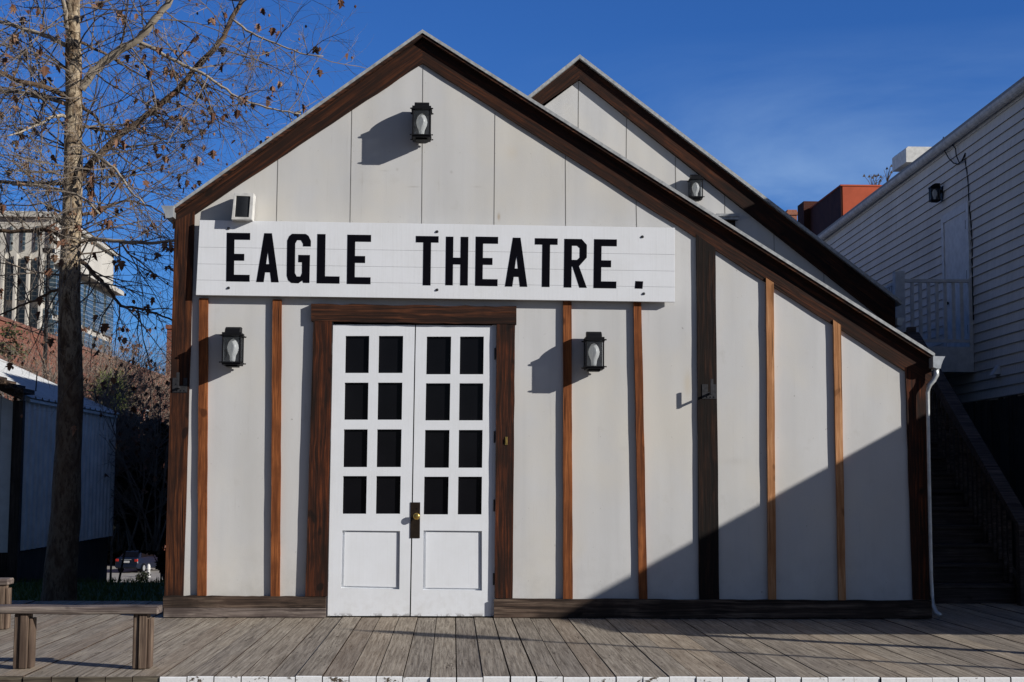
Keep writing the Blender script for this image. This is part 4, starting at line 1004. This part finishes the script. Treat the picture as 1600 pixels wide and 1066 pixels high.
# ------------------------------------------------------------------ car
def make_car():
    Yc = 92.0; gz = -5.33
    a = P(197, 896, Yc)
    gz = max(gz, a.z - .02) if False else gz
    c = empty('parked_car', (a.x, Yc, gz), R(-14), 'dark blue car parked far off, seen from behind low at left', 'car')
    blue = plain('dark_blue_car_paint', (0.006, 0.011, 0.026), .35, .0, .1, 3, .4, 0)
    b = MB(); secs = [(0, .80, .45, .98), (.08, .86, .30, 1.02), (.9, .88, .25, 1.05), (2.6, .88, .25, .98), (3.9, .85, .28, .88), (4.5, .72, .35, .70)]
    vs = []
    for (y, hw, z0, z1) in secs:
        vs += [(-hw + .05, y, z0), (hw - .05, y, z0), (hw, y, (z0 + z1) / 2), (hw - .08, y, z1), (-hw + .08, y, z1), (-hw, y, (z0 + z1) / 2)]
    fs = [tuple(range(6)), tuple(range(30, 36))[::-1]] + [(k * 6 + q, k * 6 + (q + 1) % 6, (k + 1) * 6 + (q + 1) % 6, (k + 1) * 6 + q) for k in range(5) for q in range(6)]
    b.add(vs, fs); b.build('body', blue, c, world=False, bevel=.05)
    b = MB(); vs = []
    for (y, hw, z) in ((.35, .74, 1.0), (.95, .58, 1.44), (2.3, .58, 1.46), (3.2, .72, .98)): vs += [(-hw, y, z), (hw, y, z)]
    b.add(vs, [(0, 1, 3, 2), (2, 3, 5, 4), (4, 5, 7, 6), (0, 2, 4, 6), (1, 7, 5, 3), (0, 6, 7, 1)]); b.build('cabin', blue, c, world=False, bevel=.03)
    MB().add([(-.62, .42, 1.08), (.62, .42, 1.08), (.52, .86, 1.40), (-.52, .86, 1.40)], [(0, 1, 2, 3)]).build('rear_window', M['pane'], c, world=False)
    MB().add([(.735, .75, 1.06), (.735, 2.9, 1.05), (.62, 2.3, 1.40), (.62, 1.05, 1.40)], [(0, 1, 2, 3)]).build('side_window', M['pane'], c, world=False)
    MB().box(-.8, .8, -.10, .06, .38, .58).build('bumper', blue, c, world=False, bevel=.03)
    red = plain('red_tail_light', (.5, .03, .02), .3)
    for s in (-1, 1):
        MB().box(s * .70 - .11, s * .70 + .11, -.03, .1, .78, .95).build('tail_light', red, c, world=False, bevel=.02)
        for y in (.85, 3.6):
            wv = MB().tube([(s * .72, y, .32), (s * .90, y, .32)], .32, 18).build('wheel', M['black_metal'], c, world=False)
            MB().tube([(s * .901, y, .32), (s * .915, y, .32)], .19, 12).build('rim', M['galv'], wv, world=False)
    MB().box(-.22, .22, -.035, -.01, .70, .84).build('number_plate', M['box_white'], c, world=False)
    MB().box(-.35, .35, -.03, 0, .90, .94).build('trim_strip', M['galv'], c, world=False)
make_car()
a = P(232, 894, 88); b = MB()
b.lathe([(.16, 0), (.16, .05), (.11, .08), (.11, .5), (.14, .52), (.14, .56), (.12, .6), (.12, .72), (.09, .82), (.03, .88)], (a.x, 88, -5.35), 12)
o = b.build('bollard', M['box_white'], smooth=True); tag(o, 'short white bollard on the far pavement, right of the parked car', 'bollard')

# ------------------------------------------------------------------ trees and shrubs
def bark_mat():
    m = NT('mottled_sycamore_bark', .85, .15)
    a = m.noise(m.map((2.6, 2.6, 1.3)), 3.2, 7, .65, .6); b = m.noise(m.map((12, 12, 4)), 3, 6, .7); f = m.noise(m.map((30, 30, 6)), 3, 5, .7)
    c = m.ramp(a, [(.38, (.10, .065, .04)), (.47, (.27, .20, .13)), (.56, (.48, .39, .27)), (.66, (.30, .22, .14))])
    c = m.mix(m.ramp(b, [(.52, 0.0), (.60, .9)]), c, (.055, .035, .022)); s = m.sep()
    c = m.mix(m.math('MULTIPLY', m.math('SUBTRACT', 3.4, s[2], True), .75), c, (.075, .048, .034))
    m.col(c); m.bump(m.math('ADD', b, m.math('MULTIPLY', f, .5)), .8, .02); return m.mat
M['bark'] = bark_mat()
M['twig'] = plain('grey_brown_twig', (0.25, 0.205, 0.165), .85, 0, .55, 3)
M['pale_branch'] = plain('pale_branch_bark', (0.46, 0.39, 0.30), .85, 0, .5, 5, bump=.5)
M['dark_branch'] = plain('dark_branch_bark', (0.13, 0.085, 0.055), .9, 0, .5, 6, bump=.5)
def leaf_mat():
    m = NT('dead_brown_leaf', .8, .15); oi = m.noise(m.map(), 3.5, 2); m.col(m.ramp(oi, [(.3, (.05, .022, .014)), (.5, (.16, .08, .05)), (.7, (.36, .22, .14))])); return m.mat
M['leaf'] = leaf_mat()

def add_leaf(b, p, s, r):
    """crumpled lobed dead leaf"""
    Mx = Matrix.Rotation(r.uniform(0, 6.28), 3, 'Z') @ Matrix.Rotation(r.uniform(-.7, .7), 3, 'X')
    out = [(0, 0), (.28, .05), (.5, .25), (.33, .35), (.62, .62), (.3, .62), (.22, .85), (0, 1.1)]
    pts = out + [(-x, z) for x, z in out[-2:0:-1]]
    fold = r.uniform(.2, .9); curl = r.uniform(-.5, .5)
    vs = [p + Mx @ (Vector((x * math.cos(fold), abs(x) * math.sin(fold) + curl * z * z, -z)) * s) for x, z in pts]
    n = len(pts); mid = 7
    b.add(vs, [tuple(range(0, mid + 1)), tuple([0] + list(range(n - 1, mid - 1, -1))[::1])[:1] + tuple(range(mid, n))])

def grow(b, lf, p, d, ln, r0, lvl, rnd, grav=0.0, leafp=.12, spread=1.0, tips=None):
    n = 5 if lvl > 1 else 4; pts = [p.copy()]; rr_ = [r0]
    dd = d.normalized()
    for i in range(n):
        dd = (dd + Vector((rnd.uniform(-1, 1), rnd.uniform(-1, 1), rnd.uniform(-1, 1) - grav)) * (.20 if lvl > 1 else .26)).normalized()
        pts.append(pts[-1] + dd * ln / n); rr_.append(r0 * (1 - .62 * (i + 1) / n))
    b.tube(pts, rr_, 4 if lvl > 1 else 3, cap=False)
    if lvl <= 0:
        if rnd.random() < leafp:
            for _ in range(rnd.choice((1, 1, 2, 3))): add_leaf(lf, pts[-1] + Vector((rnd.uniform(-.03, .03), rnd.uniform(-.03, .03), rnd.uniform(-.04, 0))), rnd.uniform(.05, .10), rnd)
        elif rnd.random() < .05: lf.tube([pts[-1], pts[-1] + Vector((0, 0, -.015)), pts[-1] + Vector((0, 0, -.035))], [.004, .015, .004], 5)
        return
    for k in range(rnd.randint(4, 6) if lvl > 1 else rnd.randint(3, 5)):
        t = rnd.uniform(.15, 1.0); i = min(int(t * n), n - 1); q = pts[i].lerp(pts[i + 1], t * n - i)
        ax = Vector((rnd.uniform(-1, 1), rnd.uniform(-1, 1), rnd.uniform(-1, 1))); nd = (pts[i + 1] - pts[i]).normalized()
        nd = (nd + ax.cross(nd).normalized() * rnd.uniform(.6, 1.4) * spread).normalized()
        grow(b, lf, q, nd, ln * rnd.uniform(.38, .62), rr_[i] * .62, lvl - 1, rnd, grav, leafp, spread)

def sycamore():
    YT_ = 3.2
    tr = empty('sycamore_tree', (P(92, 930, YT_).x, YT_, -.3), 0, 'tall bare sycamore with mottled trunk and clinging brown leaves at left', 'tree')
    prof = [(88, 1010, 34), (90, 960, 30), (93, 930, 27), (99, 860, 24), (103, 780, 21.5), (107, 700, 20), (110, 620, 19.5), (110, 540, 19), (108, 460, 17), (110, 400, 16), (112, 340, 15), (114, 280, 14.5), (114, 220, 14), (115, 160, 13), (115, 100, 12.5), (114, 40, 11.5), (114, -20, 11), (116, -90, 10), (120, -200, 8), (124, -330, 5)]
    sc = 16 / F; r = random.Random(11)
    pts = []; rad = []
    for i in range(len(prof) - 1):
        for k in range(4):
            t = k / 4; a = prof[i]; c = prof[i + 1]
            pts.append(P(a[0] + (c[0] - a[0]) * t, a[1] + (c[1] - a[1]) * t, YT_)); rad.append((a[2] + (c[2] - a[2]) * t) * sc)
    b = MB(); n = 20
    vs = []
    for p, q in zip(pts, rad):
        for j in range(n):
            an = 2 * math.pi * j / n
            nz = mnoise.noise(Vector((math.cos(an) * 1.3, math.sin(an) * 1.3, p.z * 2.2))) * .10 + mnoise.noise(Vector((math.cos(an) * 3, math.sin(an) * 3, p.z * 7))) * .05
            rr2 = q * (1 + nz); vs.append((p.x + rr2 * math.cos(an), p.y + rr2 * math.sin(an), p.z))
    k = len(pts); b.add(vs, [(i * n + j, i * n + (j + 1) % n, (i + 1) * n + (j + 1) % n, (i + 1) * n + j) for i in range(k - 1) for j in range(n)])
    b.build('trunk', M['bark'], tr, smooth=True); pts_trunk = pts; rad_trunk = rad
    #   (pixels..., start radius px, end radius px, material, depth drift)
    limbs = [([(126, 140), (140, 120), (160, 98), (185, 80), (210, 66), (228, 50), (242, 30), (262, 8), (275, -20), (290, -60)], 7.5, 4.5, 'pale_branch', -.25),
             ([(124, 280), (142, 256), (160, 238), (185, 212), (215, 192), (245, 168), (277, 142), (300, 112), (328, 84), (350, 58), (362, 28), (378, 2), (392, -40)], 6, 3.4, 'dark_branch', .3),
             ([(216, 66), (240, 76), (263, 90), (300, 108), (325, 120), (345, 135), (372, 152), (405, 164), (440, 174), (470, 178)], 3.2, 1.0, 'pale_branch', -.2),
             ([(104, 71), (85, 62), (60, 52), (30, 42), (0, 34), (-30, 36)], 4, 2.5, 'pale_branch', .2),
             ([(104, 150), (80, 140), (50, 131), (20, 124), (0, 113), (-30, 95)], 4.5, 3, 'dark_branch', -.3),
             ([(104, 163), (80, 155), (50, 147), (20, 143), (-10, 142)], 3.8, 2.4, 'pale_branch', .4),
             ([(108, 183), (92, 181), (78, 184), (60, 195), (40, 203), (10, 213)], 3, 1.2, 'pale_branch', -.4),
             ([(104, 287), (70, 287), (40, 286), (0, 284), (-20, 283)], 3.6, 2.6, 'dark_branch', .3),
             ([(20, 288), (60, 290), (95, 297), (120, 304), (140, 318), (155, 334)], 2.6, 1.6, 'pale_branch', -.5),
             ([(100, 371), (85, 362), (60, 359), (30, 361), (-10, 362)], 4.2, 2.8, 'dark_branch', .1),
             ([(124, 378), (145, 374), (165, 375), (200, 379), (240, 380), (272, 376)], 3.6, 2.2, 'pale_branch', -.35),
             ([(122, 404), (140, 420), (155, 436), (168, 447), (178, 465), (189, 478), (215, 482), (245, 490), (272, 502)], 3.8, 1.4, 'dark_branch', .25),
             ([(108, 52), (103, 40), (103, 20), (98, 0), (96, -40)], 4, 3, 'pale_branch', -.2),
             ([(128, 165), (145, 178), (158, 196), (165, 206), (180, 225), (200, 238)], 2.8, 1.0, 'dark_branch', .5),
             ([(128, 230), (145, 238), (160, 250), (178, 262), (192, 280), (205, 300), (225, 318)], 3.2, 1.0, 'pale_branch', -.5),
             ([(126, 336), (145, 334), (160, 324), (180, 318), (205, 314), (235, 322), (262, 340)], 3.0, 1.0, 'dark_branch', .4),
             ([(128, 198), (150, 200), (175, 206), (200, 200), (230, 210), (262, 218)], 2.2, .9, 'dark_branch', .7),
             ([(126, 66), (150, 78), (178, 92), (205, 110), (228, 122), (250, 140)], 2.6, .9, 'dark_branch', .6),
             ([(362, 30), (385, 48), (410, 60), (440, 72), (470, 84), (505, 88)], 2.0, .8, 'pale_branch', -.2),
             ([(300, 108), (312, 130), (326, 160), (340, 185), (345, 215)], 1.8, .7, 'dark_branch', .3),
             ([(100, 450), (80, 455), (55, 470), (30, 478), (0, 492)], 2.6, 1.2, 'dark_branch', .3)]
    tw = MB(); lf = MB(); rnd = random.Random(21)
    for (pp, r0, r1, mt, dr) in limbs:
        n = len(pp); pts = []; rad = []
        for i, (x, y) in enumerate(pp):
            t = i / (n - 1); pts.append(P(x, y, YT_ + dr * t * 1.6)); rad.append((r0 + (r1 - r0) * t) * sc)
        # refine
        p2 = []; r2 = []
        for i in range(n - 1):
            for q in range(3):
                t = q / 3; j = Vector((rnd.uniform(-1, 1), rnd.uniform(-1, 1), rnd.uniform(-1, 1))) * .010
                p2.append(pts[i].lerp(pts[i + 1], t) + (j if q else Vector((0, 0, 0)))); r2.append((rad[i] + (rad[i + 1] - rad[i]) * t) * rnd.uniform(.93, 1.07))
        p2.append(pts[-1]); r2.append(rad[-1])
        MB().tube(p2, r2, 9).build('limb', M[mt], tr, smooth=True)
        tot = sum((pts[i + 1] - pts[i]).length for i in range(n - 1))
        cnt = max(7, int(tot / .10))
        for k in range(cnt):
            i = rnd.randint(max(1, len(p2) // 8), len(p2) - 2); q = p2[i]; tdir = (p2[i + 1] - p2[i]).normalized()
            ax = Vector((rnd.uniform(-1, 1), rnd.uniform(-.7, .7), rnd.uniform(-1, 1)))
            d = (tdir * rnd.uniform(-.1, .9) + ax.cross(tdir).normalized() * rnd.uniform(.6, 1.2)).normalized()
            grow(tw, lf, q, d, rnd.uniform(.35, 1.35), min(max(r2[i] * .55, .0058), .0095), 2, rnd, rnd.uniform(-.1, .25), .065)
    for k in range(70):
        i = rnd.randint(33, len(pts_trunk) - 6); q = pts_trunk[i]; an = rnd.uniform(0, 6.28)
        d = Vector((math.cos(an), math.sin(an) * .7, rnd.uniform(-.1, .7))).normalized()
        grow(tw, lf, q + d * rad_trunk[i] * .8, d, rnd.uniform(.7, 1.6), .010, 2, rnd, rnd.uniform(-.1, .15), .05)
    tw.build('twigs', M['twig'], tr, fix=False); lf.build('dead_leaves', M['leaf'], tr, fix=False)
sycamore()

def shrub(px, py, D, hpx, wpx, seed, label, nst=9, leafc=None, name='bare_shrub', lvl=3, dens=1.0):
    Y = D - 12.8; base = P(px, py, Y); sc = D / F; rnd = random.Random(seed)
    o = empty(name, base, 0, label, 'shrub'); b = MB(); lf = MB()
    for k in range(nst):
        an = rnd.uniform(0, 6.28); d = Vector((math.cos(an) * .45 * wpx / hpx, math.sin(an) * .3, 1))
        grow(b, lf, base + Vector((rnd.uniform(-.3, .3) * wpx * sc * .5, rnd.uniform(-.3, .3), 0)), d, hpx * sc * rnd.uniform(.6, .85), .022 * dens, lvl, rnd, .05, .10, .9)
    b.build('stems', M['twig'], o, fix=False); lf.build('leaves', leafc or M['leaf'], o, fix=False)
    return o
shrub(168, 860, 28.0, 310, 170, 1, 'bare twiggy shrub behind the tree trunk, between shed and theatre', 16)
shrub(228, 860, 27.5, 330, 150, 2, 'bare twiggy shrub nearest the theatre corner post', 18)
shrub(120, 800, 28.5, 300, 200, 3, 'bare twiggy shrub rising behind the shed roof', 16)
shrub(40, 780, 29.5, 270, 200, 6, 'bare twiggy shrub behind the shed roof at the left edge', 14)

M['brush'] = plain('pale_brown_brush_twig', (0.36, 0.27, 0.21), .9, 0, .5, 3)
def brush(px, py, D, hpx, wpx, seed, label, nst):
    t = M['twig']; M['twig'] = M['brush']; o = shrub(px, py, D, hpx, wpx, seed, label, nst, lvl=3, dens=1.5); M['twig'] = t; return o
brush(160, 720, 42, 190, 150, 31, 'pale brown sunlit brush in front of the brick building, right of the tree trunk', 22)
brush(232, 720, 44, 175, 130, 32, 'pale brown sunlit brush beside the theatre corner, in front of the brick block', 22)
brush(60, 700, 43, 170, 150, 33, 'pale brown sunlit brush between the shed roof and the office tower', 16)
def leafy(nm, px, py0, py1, D, wpx, col, seed, label, cat, n=5200, ls=.10, blade=False, toff=0.0):
    Y = D - 12.8; sc = D / F; rnd = random.Random(seed); top = P(px, py0, Y); bot = P(px, py1, Y); H = top.z - bot.z; W = wpx * sc / 2
    gz = terr(bot.x, Y)
    o = empty(nm, (bot.x, Y, gz), 0, label, cat)
    m = NT(nm + '_foliage', .7, .2); nn = m.noise(m.map(), 2.2, 5, .6); m.col(m.mix(m.ramp(nn, [(.35, 0.0), (.65, 1.0)]), tuple(c * .45 for c in col), col))
    b = MB(); cl = [(Vector((rnd.uniform(-.75, .75) * W, rnd.uniform(-.7, .7) * W * .8, rnd.uniform(.08, .92) * H)), rnd.uniform(.18, .36) * min(W * 1.3, H)) for _ in range(26)]
    for k in range(n):
        c, rr2 = rnd.choice(cl); v = Vector((rnd.gauss(0, 1), rnd.gauss(0, 1), rnd.gauss(0, 1))).normalized() * rr2 * rnd.uniform(.55, 1.05)
        p = Vector((bot.x, Y, bot.z)) + c + v; a = Vector((rnd.uniform(-1, 1), rnd.uniform(-1, 1), rnd.uniform(-.6, .6))).normalized(); c2 = a.cross(Vector((rnd.uniform(-1, 1), rnd.uniform(-1, 1), 1))).normalized()
        s = ls * rnd.uniform(.6, 1.3)
        if blade: b.add([p, p + a * s * .15, p + c2 * s * 3 + Vector((0, 0, s))], [(0, 1, 2)])
        else: b.add([p, p + a * s * .5 + c2 * s * .3, p + a * s * 1.1, p + a * s * .5 - c2 * s * .3], [(0, 1, 2, 3)])
    b.build('crown', m.mat, o, fix=False)
    t = MB(); 
    tx = bot.x + toff * W
    t.tube([(tx, Y, gz - .1), (tx + .05, Y, (gz + bot.z) / 2), (bot.x - .05, Y, bot.z + H * .5)], [W * .09, W * .07, W * .03], 8)
    for c, rr2 in cl[:10]: t.tube([(bot.x, Y, bot.z + H * .1), Vector((bot.x, Y, bot.z)) + c], [W * .03, W * .012], 5)
    t.build('trunk', M['dark_branch'], o, fix=False); return o
leafy('evergreen_shrub', 222, 650, 850, 31, 110, (.045, .042, .03), 5, 'broad dark leafy shrub filling the gap between shed and theatre', 'shrub', 26000, .10, toff=.75)
leafy('evergreen_shrub', 250, 640, 915, 28, 50, (.045, .04, .03), 15, 'narrow dark leafy shrub hard against the theatre corner', 'shrub', 16000, .09)
leafy('evergreen_shrub', 212, 720, 856, 27.6, 60, (.04, .038, .028), 17, 'small dark shrub with a short stem just right of the white shed', 'shrub', 9000, .08, toff=-1.1)
leafy('spiky_shrub', 178, 585, 655, 38, 46, (.26, .32, .08), 9, 'yellow-green spiky shrub among the bare twigs above the shed roof', 'shrub', 1300, .14, blade=True)
leafy('ivy_bush', 16, 505, 560, 32, 60, (.14, .15, .06), 19, 'patchy green bush against the brick building at the left edge', 'shrub', 380, .10)
leafy('evergreen_tree', 205, 690, 897, 116, 150, (.02, .024, .018), 25, 'dark evergreen tree far behind the parked car', 'tree', 26000, .6)
leafy('evergreen_tree', 290, 690, 885, 121, 120, (.03, .035, .025), 26, 'dark evergreen tree far off, mostly hidden by the theatre corner', 'tree', 12000, .6)
leafy('scruffy_plant', 222, 893, 908, 84, 20, (.03, .035, .018), 28, 'small scruffy plant at the foot of the white bollard', 'plant', 260, .16)

# grass bank in the shade behind the boardwalk
def grass():
    rnd = random.Random(5); b = MB()
    for k in range(16000):
        x = rnd.uniform(-9.5, -2.6); y = 1.7 + 7.2 * rnd.random() ** 1.2; h = rnd.uniform(.03, .09); a = rnd.uniform(0, 3.14); z = -.30
        dx, dy = math.cos(a) * .008, math.sin(a) * .008; lx, ly = rnd.uniform(-.03, .03), rnd.uniform(-.03, .03)
        b.add([(x - dx, y - dy, z), (x + dx, y + dy, z), (x + lx, y + ly, z + h)], [(0, 1, 2)])
    m = NT('short_grass', .8, .2); nn = m.noise(m.map(), 1.2, 4); m.col(m.ramp(nn, [(.35, (.05, .09, .02)), (.7, (.08, .12, .03))]))
    b.add([(-9.6, 1.65, -.297), (-2.5, 1.65, -.297), (-2.5, 8.59, -.297), (-9.6, 8.59, -.297)], [(0, 1, 2, 3)])
    o = b.build('grass', m.mat, fix=False); tag(o, 'short dark green grass behind the boardwalk, in shade', 'grass', kind='stuff')
grass()
